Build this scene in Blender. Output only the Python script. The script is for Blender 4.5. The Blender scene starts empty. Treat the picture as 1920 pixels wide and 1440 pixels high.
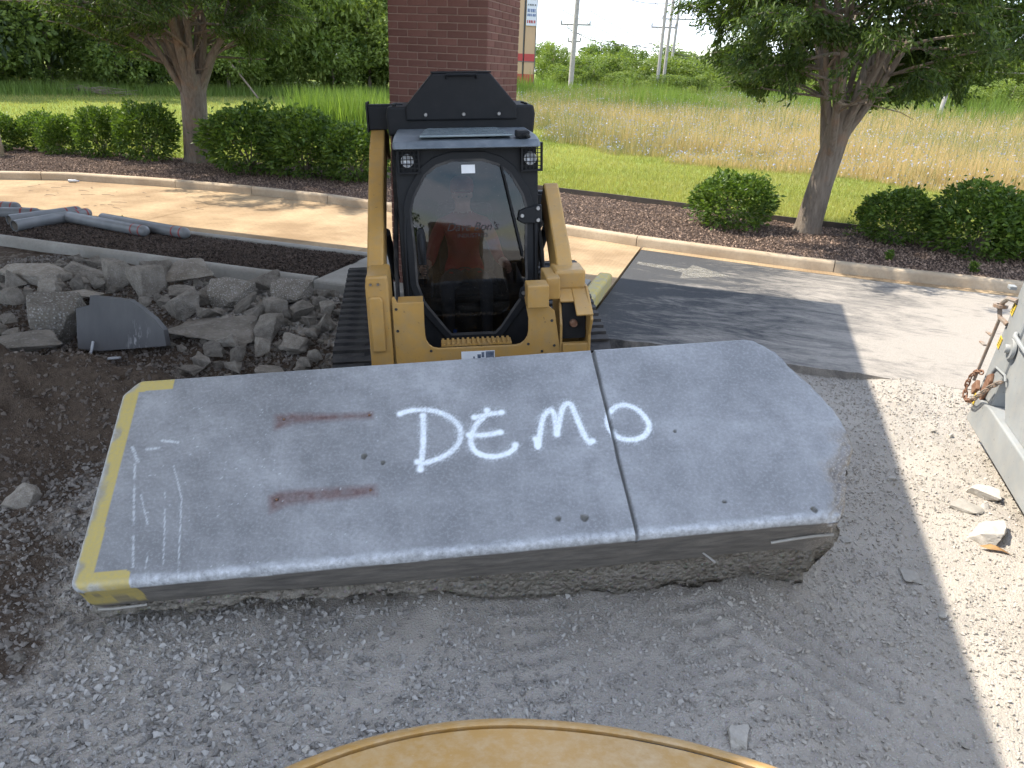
import bpy, bmesh, math, random
import numpy as np
from mathutils import Vector, Matrix

random.seed(7)
RNG = np.random.default_rng(11)
R = math.radians
scene = bpy.context.scene
COL = scene.collection

# ------------------------------------------------------------------ camera
cam_data = bpy.data.cameras.new('camera')
cam_data.sensor_width = 36.0
cam_data.lens = 26.06
cam_data.clip_start = 0.05
cam_data.clip_end = 2000.0
cam = bpy.data.objects.new('camera', cam_data)
COL.objects.link(cam)
CAM_H, PITCH, ROLL, YAW = 2.7, R(23.0), R(2.6), R(16.6)
fwd = Vector((0, math.cos(PITCH), -math.sin(PITCH)))
rt0 = Vector((1, 0, 0))
up0 = rt0.cross(fwd)
rt = math.cos(ROLL) * rt0 + math.sin(ROLL) * up0
up = -math.sin(ROLL) * rt0 + math.cos(ROLL) * up0
m3 = Matrix.Rotation(YAW, 3, 'Z') @ Matrix((rt, up, -fwd)).transposed()
cam.matrix_world = Matrix.Translation((0, 0, CAM_H)) @ m3.to_4x4()
scene.camera = cam

# ------------------------------------------------------------------ sky, sun, exposure
SUN_EL = R(54.0)
SUN_DIR = Vector((-1.0, 0.02, 0)).normalized() * math.cos(SUN_EL) + Vector((0, 0, math.sin(SUN_EL)))
SUN_ROT = math.atan2(SUN_DIR.x, SUN_DIR.y)
world = bpy.data.worlds.new('World')
scene.world = world
world.use_nodes = True
wt = world.node_tree
wt.nodes.clear()
w_out = wt.nodes.new('ShaderNodeOutputWorld')
w_bg = wt.nodes.new('ShaderNodeBackground')
w_sky = wt.nodes.new('ShaderNodeTexSky')
w_sky.sky_type = 'NISHITA'
w_sky.sun_disc = False
w_sky.sun_elevation = SUN_EL
w_sky.sun_rotation = SUN_ROT
w_sky.altitude = 150
w_sky.air_density = 1.0
w_sky.dust_density = 0.35
w_sky.ozone_density = 1.6
w_bg.inputs['Strength'].default_value = 0.125
# broken summer cloud over the whole sky
w_tc = wt.nodes.new('ShaderNodeTexCoord')
w_sep = wt.nodes.new('ShaderNodeSeparateXYZ')
w_add = wt.nodes.new('ShaderNodeMath'); w_add.operation = 'ADD'; w_add.inputs[1].default_value = 0.16
w_max = wt.nodes.new('ShaderNodeMath'); w_max.operation = 'MAXIMUM'; w_max.inputs[1].default_value = 0.05
w_div = wt.nodes.new('ShaderNodeVectorMath'); w_div.operation = 'DIVIDE'
w_cmb = wt.nodes.new('ShaderNodeCombineXYZ')
w_noi = wt.nodes.new('ShaderNodeTexNoise')
w_noi.inputs['Scale'].default_value = 1.5
w_noi.inputs['Detail'].default_value = 9
w_noi.inputs['Roughness'].default_value = 0.58
w_rmp = wt.nodes.new('ShaderNodeValToRGB')
w_rmp.color_ramp.elements[0].position = 0.36
w_rmp.color_ramp.elements[1].position = 0.60
w_mix = wt.nodes.new('ShaderNodeMix'); w_mix.data_type = 'RGBA'
w_mix.inputs['B'].default_value = (5.8, 6.35, 7.4, 1)
L_ = wt.links.new
L_(w_tc.outputs['Generated'], w_sep.inputs[0])
L_(w_sep.outputs['Z'], w_add.inputs[0]); L_(w_add.outputs[0], w_max.inputs[0])
for k in range(3):
    L_(w_max.outputs[0], w_cmb.inputs[k])
L_(w_tc.outputs['Generated'], w_div.inputs[0]); L_(w_cmb.outputs[0], w_div.inputs[1])
L_(w_div.outputs[0], w_noi.inputs['Vector'])
L_(w_noi.outputs['Fac'], w_rmp.inputs['Fac'])
L_(w_rmp.outputs['Color'], w_mix.inputs['Factor'])
L_(w_sky.outputs['Color'], w_mix.inputs['A'])
L_(w_mix.outputs['Result'], w_bg.inputs['Color'])
L_(w_bg.outputs[0], w_out.inputs['Surface'])

sun_data = bpy.data.lights.new('sun', 'SUN')
sun_data.energy = 3.3
sun_data.angle = R(0.53)
sun_data.color = (1.0, 0.92, 0.79)
sun = bpy.data.objects.new('sun', sun_data)
COL.objects.link(sun)
sun.rotation_euler = SUN_DIR.to_track_quat('Z', 'Y').to_euler()
sun.location = (0, 0, 30)

vs = scene.view_settings
vs.view_transform = 'Standard'
vs.look = 'None'
vs.exposure = 1.45
vs.gamma = 1.0
vs.use_curve_mapping = False
scene.render.engine = 'CYCLES'
scene.cycles.use_denoising = True
scene.cycles.use_adaptive_sampling = True
scene.cycles.adaptive_threshold = 0.02
scene.cycles.max_bounces = 4
scene.cycles.diffuse_bounces = 2
scene.cycles.glossy_bounces = 3
scene.cycles.transmission_bounces = 3
scene.cycles.transparent_max_bounces = 6
scene.cycles.caustics_reflective = False
scene.cycles.caustics_refractive = False

# ------------------------------------------------------------------ helpers: noise
def vnoise(x, y, seed=0):
    x = np.asarray(x, float); y = np.asarray(y, float)
    xi = np.floor(x).astype(np.int64); yi = np.floor(y).astype(np.int64)
    xf = x - xi; yf = y - yi
    xf = xf * xf * (3 - 2 * xf); yf = yf * yf * (3 - 2 * yf)
    def h(a, b):
        n = (a * 374761393 + b * 668265263 + seed * 974634777) & 0xffffffff
        n = ((n ^ (n >> 13)) * 1274126177) & 0xffffffff
        return ((n ^ (n >> 16)) & 0xffff) / 65535.0
    a = h(xi, yi); b = h(xi + 1, yi); c = h(xi, yi + 1); d = h(xi + 1, yi + 1)
    return (a + (b - a) * xf) * (1 - yf) + (c + (d - c) * xf) * yf
def fbm(x, y, oct=4, seed=0, gain=0.5):
    s = 0; a = 1; t = 0
    for k in range(oct):
        s = s + a * vnoise(np.asarray(x) * 2 ** k + 17.3 * k, np.asarray(y) * 2 ** k - 9.1 * k, seed + k)
        t += a; a *= gain
    return s / t * 2 - 1
def sstep(a, b, x):
    t = np.clip((np.asarray(x, float) - a) / (b - a), 0, 1)
    return t * t * (3 - 2 * t)

# ------------------------------------------------------------------ helpers: materials
class Mat:
    def __init__(s, name):
        s.m = bpy.data.materials.new(name); s.m.use_nodes = True
        s.t = s.m.node_tree; s.b = s.t.nodes['Principled BSDF']; s.o = s.t.nodes['Material Output']
        s._co = None
    def n(s, typ, ins=None, **props):
        nd = s.t.nodes.new('ShaderNode' + typ)
        for k, v in props.items(): setattr(nd, k, v)
        for k, v in (ins or {}).items(): s.put(nd.inputs[k], v)
        return nd
    def put(s, sock, v):
        if isinstance(v, bpy.types.NodeSocket): s.t.links.new(v, sock)
        else:
            if isinstance(v, (tuple, list)) and len(v) == 3 and sock.type == 'RGBA': v = (*v, 1)
            sock.default_value = v
    def co(s):
        if s._co is None: s._co = s.n('TexCoord').outputs['Object']
        return s._co
    def map(s, scale, rot=(0, 0, 0), v=None):
        return s.n('Mapping', {'Vector': v or s.co(), 'Scale': scale, 'Rotation': rot}).outputs[0]
    def noise(s, scale, detail=5, rough=0.55, v=None, dist=0.0):
        return s.n('TexNoise', {'Vector': v or s.co(), 'Scale': scale, 'Detail': detail, 'Roughness': rough, 'Distortion': dist}).outputs['Fac']
    def voro(s, scale, v=None, feature='F1', out='Distance', rnd=1.0):
        return s.n('TexVoronoi', {'Vector': v or s.co(), 'Scale': scale, 'Randomness': rnd}, feature=feature).outputs[out]
    def ramp(s, f, lo, hi, c0=(0, 0, 0), c1=(1, 1, 1)):
        r = s.n('ValToRGB', {'Fac': f})
        e = r.color_ramp.elements
        e[0].position = lo; e[1].position = hi; e[0].color = (*c0, 1); e[1].color = (*c1, 1)
        return r.outputs['Color']
    def mix(s, f, a, b, mode='MIX'):
        nd = s.n('Mix', data_type='RGBA', blend_type=mode)
        s.put(nd.inputs['Factor'], f); s.put(nd.inputs['A'], a); s.put(nd.inputs['B'], b)
        return nd.outputs['Result']
    def math(s, op, a, b=0.0, clamp=False):
        nd = s.n('Math', operation=op, use_clamp=clamp)
        s.put(nd.inputs[0], a); s.put(nd.inputs[1], b)
        return nd.outputs[0]
    def attr(s, name, out='Fac'):
        return s.n('Attribute', attribute_name=name).outputs[out]
    def rnd(s): return s.n('ObjectInfo').outputs['Random']
    def bump(s, h, strength=0.4, dist=0.02, nrm=None):
        nd = s.n('Bump', {'Height': h, 'Strength': strength, 'Distance': dist})
        if nrm is not None: s.put(nd.inputs['Normal'], nrm)
        return nd.outputs[0]
    def fin(s, color=None, rough=None, normal=None, metallic=None, spec=None):
        if color is not None: s.put(s.b.inputs['Base Color'], color)
        if rough is not None: s.put(s.b.inputs['Roughness'], rough)
        if normal is not None: s.put(s.b.inputs['Normal'], normal)
        if metallic is not None: s.put(s.b.inputs['Metallic'], metallic)
        if spec is not None: s.put(s.b.inputs['Specular IOR Level'], spec)
        return s.m

def simple(name, c1, c2, scale=6, rough=0.6, bump=0.15, bscale=60, metallic=0.0, spec=0.5, objvar=0.0, dist=0.004):
    m = Mat(name)
    c = m.mix(m.ramp(m.noise(scale, 6), 0.35, 0.68), c1, c2)
    if objvar:
        v = m.math('MULTIPLY_ADD', m.rnd(), objvar)
        m.t.nodes[-1].inputs[2].default_value = 1 - objvar / 2
        c = m.mix(1.0, c, v, 'MULTIPLY')
    return m.fin(c, rough, m.bump(m.noise(bscale, 4), bump, dist) if bump else None, metallic, spec)

M = {}
def paint(name, col, dust=(0.45, 0.40, 0.33), amt=0.5, chip=None, rough=0.42, ns=11):
    """worn machine enamel: faded patches, dust film, a few chips and scuffs"""
    m = Mat(name)
    n1 = m.noise(3.0, 6, 0.6); n2 = m.noise(38, 6, 0.65); n3 = m.noise(ns, 7, 0.7)
    c = m.mix(m.ramp(n1, 0.3, 0.7), tuple(k * 0.86 for k in col), tuple(min(1, k * 1.12) for k in col))
    d = m.math('MULTIPLY', m.ramp(n3, 0.42, 0.78), amt)
    c = m.mix(d, c, dust)
    sp = m.ramp(m.voro(55), 0.05, 0.11, (1, 1, 1), (0, 0, 0))
    c = m.mix(m.math('MULTIPLY', sp, 0.35 * amt), c, dust)
    if chip:
        c = m.mix(m.ramp(n2, 0.655, 0.70), c, chip)
    r = m.math('MULTIPLY_ADD', n3, 0.3); m.t.nodes[-1].inputs[2].default_value = rough - 0.1
    M[name] = m.fin(c, r, m.bump(n2, 0.06, 0.003))
paint('yellow_paint', (0.44, 0.25, 0.065), dust=(0.31, 0.23, 0.13), amt=0.6, chip=(0.12, 0.085, 0.055))
paint('hood_paint', (0.44, 0.245, 0.065), dust=(0.54, 0.42, 0.27), amt=0.7, rough=0.38, ns=34)
paint('black_paint', (0.010, 0.011, 0.013), dust=(0.08, 0.075, 0.07), amt=0.12, rough=0.48)
M['black_paint'].node_tree.nodes['Principled BSDF'].inputs['Specular IOR Level'].default_value = 0.22
paint('roof_paint', (0.10, 0.12, 0.14), dust=(0.26, 0.28, 0.29), amt=0.6, rough=0.45)
paint('grey_paint', (0.27, 0.285, 0.29), dust=(0.40, 0.37, 0.32), amt=0.5, chip=(0.10, 0.08, 0.06), rough=0.5)
M['steel'] = simple('steel', (0.32, 0.32, 0.32), (0.22, 0.21, 0.2), 20, 0.38, 0.05, 80, 0.9)
M['rust'] = simple('rust', (0.17, 0.075, 0.04), (0.26, 0.15, 0.095), 30, 0.85, 0.4, 120)
M['rust_grey'] = simple('rust_grey', (0.27, 0.25, 0.22), (0.25, 0.15, 0.09), 14, 0.8, 0.3, 120)
M['rubber'] = simple('rubber', (0.018, 0.018, 0.02), (0.075, 0.07, 0.065), 7, 0.75, 0.3, 60)
M['seat'] = simple('seat', (0.02, 0.02, 0.022), (0.03, 0.03, 0.032), 30, 0.85, 0.2, 100)
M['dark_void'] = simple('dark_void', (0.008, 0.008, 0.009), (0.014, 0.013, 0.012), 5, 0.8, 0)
M['lamp'] = simple('lamp', (0.75, 0.77, 0.8), (0.62, 0.64, 0.66), 60, 0.12, 0.1, 90, 0.2)
M['pvc'] = simple('pvc', (0.17, 0.18, 0.19), (0.23, 0.235, 0.24), 5, 0.42, 0.05, 40)
M['pvc_in'] = simple('pvc_in', (0.36, 0.32, 0.27), (0.30, 0.28, 0.25), 5, 0.6, 0)
M['red_band'] = simple('red_band', (0.30, 0.035, 0.03), (0.25, 0.05, 0.045), 20, 0.4, 0)
M['white_paper'] = simple('white_paper', (0.78, 0.79, 0.8), (0.7, 0.71, 0.73), 10, 0.7, 0)
M['strap'] = simple('strap', (0.5, 0.52, 0.54), (0.42, 0.43, 0.45), 10, 0.5, 0)
M['label_yellow'] = simple('label_yellow', (0.72, 0.50, 0.04), (0.62, 0.45, 0.06), 30, 0.5, 0)
M['label_black'] = simple('label_black', (0.02, 0.02, 0.02), (0.05, 0.05, 0.05), 30, 0.6, 0)
M['decal_blue'] = simple('decal_blue', (0.05, 0.07, 0.11), (0.2, 0.23, 0.28), 40, 0.5, 0)
M['skin'] = simple('skin', (0.42, 0.22, 0.16), (0.36, 0.18, 0.13), 12, 0.55, 0.05)
M['red_shirt'] = simple('red_shirt', (0.25, 0.018, 0.024), (0.19, 0.014, 0.02), 9, 0.9, 0.3, 50)
M['trousers'] = simple('trousers', (0.035, 0.038, 0.045), (0.05, 0.052, 0.06), 9, 0.9, 0.3, 50)
M['cap_red'] = simple('cap_red', (0.22, 0.02, 0.025), (0.17, 0.02, 0.02), 9, 0.9, 0.2, 50)
M['boot'] = simple('boot', (0.06, 0.045, 0.03), (0.1, 0.08, 0.06), 9, 0.8, 0.2)
M['blue_cap'] = simple('blue_cap', (0.03, 0.12, 0.45), (0.03, 0.1, 0.4), 9, 0.4, 0)
M['brown_leaf'] = simple('brown_leaf', (0.35, 0.2, 0.07), (0.22, 0.12, 0.05), 20, 0.7, 0.3)
M['wood_grey'] = simple('wood_grey', (0.33, 0.31, 0.28), (0.42, 0.40, 0.37), 4, 0.8, 0.2, 30)
M['stick'] = simple('stick', (0.16, 0.12, 0.09), (0.26, 0.21, 0.16), 6, 0.9, 0.3, 30)
M['wire'] = simple('wire', (0.05, 0.05, 0.055), (0.08, 0.08, 0.08), 1, 0.6, 0)
M['edging'] = simple('edging', (0.055, 0.045, 0.04), (0.10, 0.075, 0.055), 4, 0.8, 0.2)
M['roof_glass'] = simple('roof_glass', (0.17, 0.215, 0.235), (0.24, 0.28, 0.29), 9, 0.25, 0.03)
M['soffit'] = simple('soffit', (0.74, 0.74, 0.72), (0.70, 0.70, 0.68), 2, 0.8, 0.05)
M['yellow_kerb'] = simple('yellow_kerb', (0.60, 0.46, 0.10), (0.42, 0.38, 0.28), 14, 0.75, 0.4, 40, dist=0.01)
M['tan_concrete'] = simple('tan_concrete', (0.46, 0.36, 0.24), (0.40, 0.31, 0.2), 5, 0.85, 0.3, 60)
M['sign_tan'] = simple('sign_tan', (0.58, 0.40, 0.25), (0.54, 0.38, 0.25), 1, 0.8, 0)
M['sign_red'] = simple('sign_red', (0.50, 0.07, 0.07), (0.45, 0.07, 0.07), 1, 0.7, 0)
M['sign_white'] = simple('sign_white', (0.70, 0.74, 0.8), (0.66, 0.70, 0.78), 1, 0.4, 0)
M['sign_blue'] = simple('sign_blue', (0.10, 0.16, 0.33), (0.12, 0.18, 0.36), 1, 0.5, 0)
M['sign_dark'] = simple('sign_dark', (0.12, 0.13, 0.13), (0.15, 0.16, 0.16), 1, 0.5, 0)
M['house_roof'] = simple('house_roof', (0.10, 0.095, 0.095), (0.13, 0.12, 0.12), 1, 0.8, 0)
M['house_wall'] = simple('house_wall', (0.5, 0.48, 0.44), (0.55, 0.52, 0.48), 1, 0.8, 0)
# glass: a dark tint that lets the cab show and mirrors what stands outside
def glass(name, tint, ior=1.6, dust=0.0):
    m = Mat(name)
    tr = m.n('BsdfTransparent', {'Color': (*tint, 1)})
    gl = m.n('BsdfGlossy', {'Color': (1, 1, 1, 1), 'Roughness': 0.015})
    fr = m.n('Fresnel', {'IOR': ior})
    mx = m.n('MixShader'); m.t.links.new(fr.outputs[0], mx.inputs[0]); m.t.links.new(tr.outputs[0], mx.inputs[1]); m.t.links.new(gl.outputs[0], mx.inputs[2])
    if dust:
        df = m.n('BsdfDiffuse', {'Color': (0.45, 0.42, 0.38, 1)})
        sp = m.math('MAXIMUM', m.math('MULTIPLY', m.ramp(m.voro(48), 0.04, 0.09, (1, 1, 1), (0, 0, 0)), 0.5), m.math('MULTIPLY', m.ramp(m.noise(4, 7, 0.65), 0.45, 0.8), dust))
        m2 = m.n('MixShader'); m.t.links.new(sp, m2.inputs[0]); m.t.links.new(mx.outputs[0], m2.inputs[1]); m.t.links.new(df.outputs[0], m2.inputs[2])
        mx = m2
    m.t.links.new(mx.outputs[0], m.o.inputs['Surface'])
    M[name] = m.m
glass('door_glass', (0.42, 0.44, 0.46), 1.55, 0.025)
glass('bottle_plastic', (0.85, 0.9, 0.95), 1.4)

# concrete of the broken pieces: every piece a little lighter or darker
def rubble_mat(name, c1, c2, agg, bd=0.028):
    m = Mat(name)
    n = m.noise(3.5, 8, 0.68); v = m.voro(22, out='Color'); vd = m.voro(22)
    c = m.mix(m.ramp(n, 0.33, 0.68), c1, c2)
    c = m.mix(m.math('MULTIPLY', m.ramp(vd, 0.25, 0.5, (1, 1, 1), (0, 0, 0)), agg), c, m.mix(0.55, m.n('RGBToBW', {0: v}).outputs[0], (0.30, 0.27, 0.23)))
    k = m.math('MULTIPLY_ADD', m.rnd(), 0.5); m.t.nodes[-1].inputs[2].default_value = 0.72
    c = m.mix(1.0, c, k, 'MULTIPLY')
    b = m.math('ADD', m.noise(9, 9, 0.74), m.math('MULTIPLY', vd, -0.6 * agg))
    M[name] = m.fin(c, 0.92, m.bump(b, 0.9, bd), spec=0.2)
rubble_mat('rubble', (0.225, 0.198, 0.165), (0.40, 0.362, 0.31), 0.45)
rubble_mat('rubble_aggregate', (0.19, 0.17, 0.14), (0.29, 0.26, 0.22), 0.9)
rubble_mat('gravel_stone', (0.40, 0.37, 0.325), (0.50, 0.465, 0.41), 0.0, 0.004)

def foliage(name, c1, c2, trans=0.35, rough=0.45, spec=0.35):
    m = Mat(name)
    k = m.attr('shade')
    c = m.mix(k, c1, c2)
    m.fin(c, rough, spec=spec)
    tl = m.n('BsdfTranslucent', {'Color': m.mix(1.0, c, (1.25, 1.3, 0.55), 'MULTIPLY')})
    mx = m.n('MixShader', {0: trans})
    m.t.links.new(m.b.outputs[0], mx.inputs[1]); m.t.links.new(tl.outputs[0], mx.inputs[2])
    m.t.links.new(mx.outputs[0], m.o.inputs['Surface'])
    M[name] = m.m
foliage('leaf_elm', (0.036, 0.068, 0.018), (0.115, 0.17, 0.04), 0.45)
foliage('leaf_bush', (0.042, 0.085, 0.016), (0.155, 0.235, 0.04), 0.32)
foliage('leaf_wood', (0.075, 0.125, 0.028), (0.21, 0.275, 0.065), 0.45)
foliage('leaf_wood_pale', (0.10, 0.155, 0.03), (0.25, 0.31, 0.08), 0.4)
foliage('leaf_cedar', (0.034, 0.056, 0.026), (0.085, 0.115, 0.045), 0.25)
foliage('blade_lawn', (0.17, 0.205, 0.045), (0.40, 0.37, 0.14), 0.42)
foliage('blade_tall', (0.10, 0.17, 0.03), (0.22, 0.30, 0.07), 0.4)
foliage('blade_dry', (0.20, 0.205, 0.09), (0.56, 0.42, 0.25), 0.35, 0.8, 0.1)
foliage('blade_weed', (0.12, 0.17, 0.06), (0.27, 0.30, 0.15), 0.3, 0.8, 0.1)
foliage('petal', (0.26, 0.28, 0.44), (0.44, 0.46, 0.62), 0.3, 0.8, 0.1)
def bark(name, c1, c2):
    m = Mat(name)
    v = m.map((9, 9, 1.6)); n = m.noise(2.2, 8, 0.7, v, 0.4)
    c = m.mix(m.ramp(n, 0.3, 0.7), c1, c2)
    c = m.mix(m.math('MULTIPLY', m.ramp(m.noise(3.5, 4), 0.55, 0.7), 0.45), c, (0.30, 0.18, 0.11))
    M[name] = m.fin(c, 0.9, m.bump(m.noise(3.0, 8, 0.75, m.map((14, 14, 5))), 0.6, 0.02), spec=0.15)
bark('bark', (0.13, 0.105, 0.085), (0.27, 0.225, 0.18))

# ------------------------------------------------------------------ helpers: objects
def tag(o, label=None, cat=None, group=None, kind=None):
    if label: o['label'] = label
    if cat: o['category'] = cat
    if group: o['group'] = group
    if kind: o['kind'] = kind
    return o
def empty(name, loc=(0, 0, 0), rot=(0, 0, 0)):
    o = bpy.data.objects.new(name, None); COL.objects.link(o)
    o.location = loc; o.rotation_euler = rot; o.empty_display_size = 0.2
    return o
def link_mesh(name, me, mat=None, parent=None, loc=None, rot=None, scale=None):
    if mat is not None and len(me.materials) == 0: me.materials.append(M[mat] if isinstance(mat, str) else mat)
    o = bpy.data.objects.new(name, me); COL.objects.link(o)
    if parent is not None: o.parent = parent
    if loc is not None: o.location = loc
    if rot is not None: o.rotation_euler = rot
    if scale is not None: o.scale = scale if isinstance(scale, (tuple, list)) else (scale,) * 3
    return o
def np_mesh(name, V, Fq, attrs=None, smooth=False):
    """V (n,3); Fq (m,k) faces of equal size k"""
    V = np.ascontiguousarray(V, np.float32); Fq = np.ascontiguousarray(Fq, np.int32)
    me = bpy.data.meshes.new(name)
    nf, k = Fq.shape
    me.vertices.add(len(V)); me.vertices.foreach_set('co', V.ravel())
    me.loops.add(nf * k); me.loops.foreach_set('vertex_index', Fq.ravel())
    me.polygons.add(nf); me.polygons.foreach_set('loop_start', np.arange(0, nf * k, k, dtype=np.int32))
    try: me.polygons.foreach_set('loop_total', np.full(nf, k, np.int32))
    except Exception: pass
    me.update(calc_edges=True)
    for an, av in (attrs or {}).items():
        a = me.attributes.new(an, 'FLOAT', 'POINT'); a.data.foreach_set('value', np.ascontiguousarray(av, np.float32))
    me.polygons.foreach_set('use_smooth', np.full(nf, smooth, bool))
    me.validate()
    return me
def bevel(o, w=0.006, seg=2):
    md = o.modifiers.new('bevel', 'BEVEL'); md.width = w; md.segments = seg; md.limit_method = 'ANGLE'; md.angle_limit = R(40)
    return o

class MB:
    """collects shapes; build() links them as ONE mesh object"""
    def __init__(s): s.v = []; s.f = []
    def add(s, vs_, fs_):
        b = len(s.v); s.v += [tuple(p) for p in vs_]; s.f += [tuple(i + b for i in f) for f in fs_]; return s
    def box(s, c, d, rot=None, taper=1.0):
        hx, hy, hz = d[0] / 2, d[1] / 2, d[2] / 2
        P = [Vector((x * hx * (taper if z > 0 else 1), y * hy * (taper if z > 0 else 1), z * hz)) for z in (-1, 1) for y in (-1, 1) for x in (-1, 1)]
        if rot is not None: P = [rot @ p for p in P]
        P = [p + Vector(c) for p in P]
        return s.add(P, [(0, 2, 3, 1), (4, 5, 7, 6), (0, 1, 5, 4), (2, 6, 7, 3), (0, 4, 6, 2), (1, 3, 7, 5)])
    def bx(s, x0, x1, y0, y1, z0, z1): return s.box(((x0 + x1) / 2, (y0 + y1) / 2, (z0 + z1) / 2), (abs(x1 - x0), abs(y1 - y0), abs(z1 - z0)))
    def prism(s, poly, a, b, axis='y'):
        """polygon in the plane across axis, extruded from a to b"""
        def P(u, w, t): return {'y': (u, t, w), 'x': (t, u, w), 'z': (u, w, t)}[axis]
        n = len(poly)
        vs_ = [P(u, w, a) for u, w in poly] + [P(u, w, b) for u, w in poly]
        fs_ = [tuple(range(n)), tuple(range(2 * n - 1, n - 1, -1))] + [((i + 1) % n, i, n + i, n + (i + 1) % n) for i in range(n)]
        return s.add(vs_, fs_)
    def ring(s, po, pi, a, b):
        """closed ring between two outlines of equal length, in the xz plane, extruded along y from a to b"""
        n = len(po)
        vs_ = [(u, a, w) for u, w in po] + [(u, a, w) for u, w in pi] + [(u, b, w) for u, w in po] + [(u, b, w) for u, w in pi]
        fs_ = []
        for i in range(n):
            j = (i + 1) % n
            fs_ += [(i, j, n + j, n + i), (2 * n + j, 2 * n + i, 3 * n + i, 3 * n + j), (j, i, 2 * n + i, 2 * n + j), (n + i, n + j, 3 * n + j, 3 * n + i)]
        return s.add(vs_, fs_)
    def tube(s, path, rad, seg=8, cap=True):
        path = [Vector(p) for p in path]; n = len(path)
        if not isinstance(rad, (list, tuple)): rad = [rad] * n
        vs_ = []; prev = None
        for i, p in enumerate(path):
            t = (path[min(i + 1, n - 1)] - path[max(i - 1, 0)]).normalized()
            a = prev if prev is not None else (Vector((0, 0, 1)) if abs(t.z) < 0.9 else Vector((1, 0, 0)))
            a = (a - t * a.dot(t)).normalized(); prev = a
            b = t.cross(a)
            for k in range(seg):
                q = 2 * math.pi * k / seg
                vs_.append(p + (a * math.cos(q) + b * math.sin(q)) * rad[i])
        fs_ = [(i * seg + k, i * seg + (k + 1) % seg, (i + 1) * seg + (k + 1) % seg, (i + 1) * seg + k) for i in range(n - 1) for k in range(seg)]
        if cap: fs_ += [tuple(range(seg - 1, -1, -1)), tuple(range((n - 1) * seg, n * seg))]
        return s.add(vs_, fs_)
    def lathe(s, prof, c=(0, 0, 0), axis='z', seg=24):
        """prof: list of (radius, height); axis through c"""
        vs_ = []
        for r_, h_ in prof:
            for k in range(seg):
                q = 2 * math.pi * k / seg; x, y = r_ * math.cos(q), r_ * math.sin(q)
                p = {'z': (x, y, h_), 'y': (x, h_, y), 'x': (h_, x, y)}[axis]
                vs_.append((p[0] + c[0], p[1] + c[1], p[2] + c[2]))
        fs_ = [(i * seg + k, i * seg + (k + 1) % seg, (i + 1) * seg + (k + 1) % seg, (i + 1) * seg + k) for i in range(len(prof) - 1) for k in range(seg)]
        return s.add(vs_, fs_)
    def mesh(s, name, smooth=False, ang=None):
        me = bpy.data.meshes.new(name); me.from_pydata(s.v, [], s.f); me.validate()
        bm = bmesh.new(); bm.from_mesh(me); bmesh.ops.recalc_face_normals(bm, faces=bm.faces); bm.to_mesh(me); bm.free()
        if smooth: me.polygons.foreach_set('use_smooth', np.full(len(me.polygons), True))
        if smooth and ang:
            try: me.set_sharp_from_angle(angle=R(ang))
            except Exception: pass
        return me
    def build(s, name, mat, parent=None, smooth=False, bev=None, ang=40, **kw):
        o = link_mesh(name, s.mesh(name, smooth, ang), mat, parent, **kw)
        if bev: bevel(o, bev)
        return o
def text_mesh(body, size, mat, name, parent, loc, rot, extrude=0.0006, shear=0.0):
    cu = bpy.data.curves.new(name, 'FONT'); cu.body = body; cu.size = size; cu.extrude = extrude; cu.align_x = 'CENTER'; cu.shear = shear
    t = bpy.data.objects.new(name, cu); COL.objects.link(t)
    me = bpy.data.meshes.new_from_object(t.evaluated_get(bpy.context.evaluated_depsgraph_get()))
    bpy.data.objects.remove(t)
    me.materials.clear()
    return link_mesh(name, me, mat, parent, loc, rot)
def copy_tree(o, parent=None):
    c = o.copy(); COL.objects.link(c)
    if parent is not None: c.parent = parent
    for ch in list(o.children):
        copy_tree(ch, c)
    return c
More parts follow.
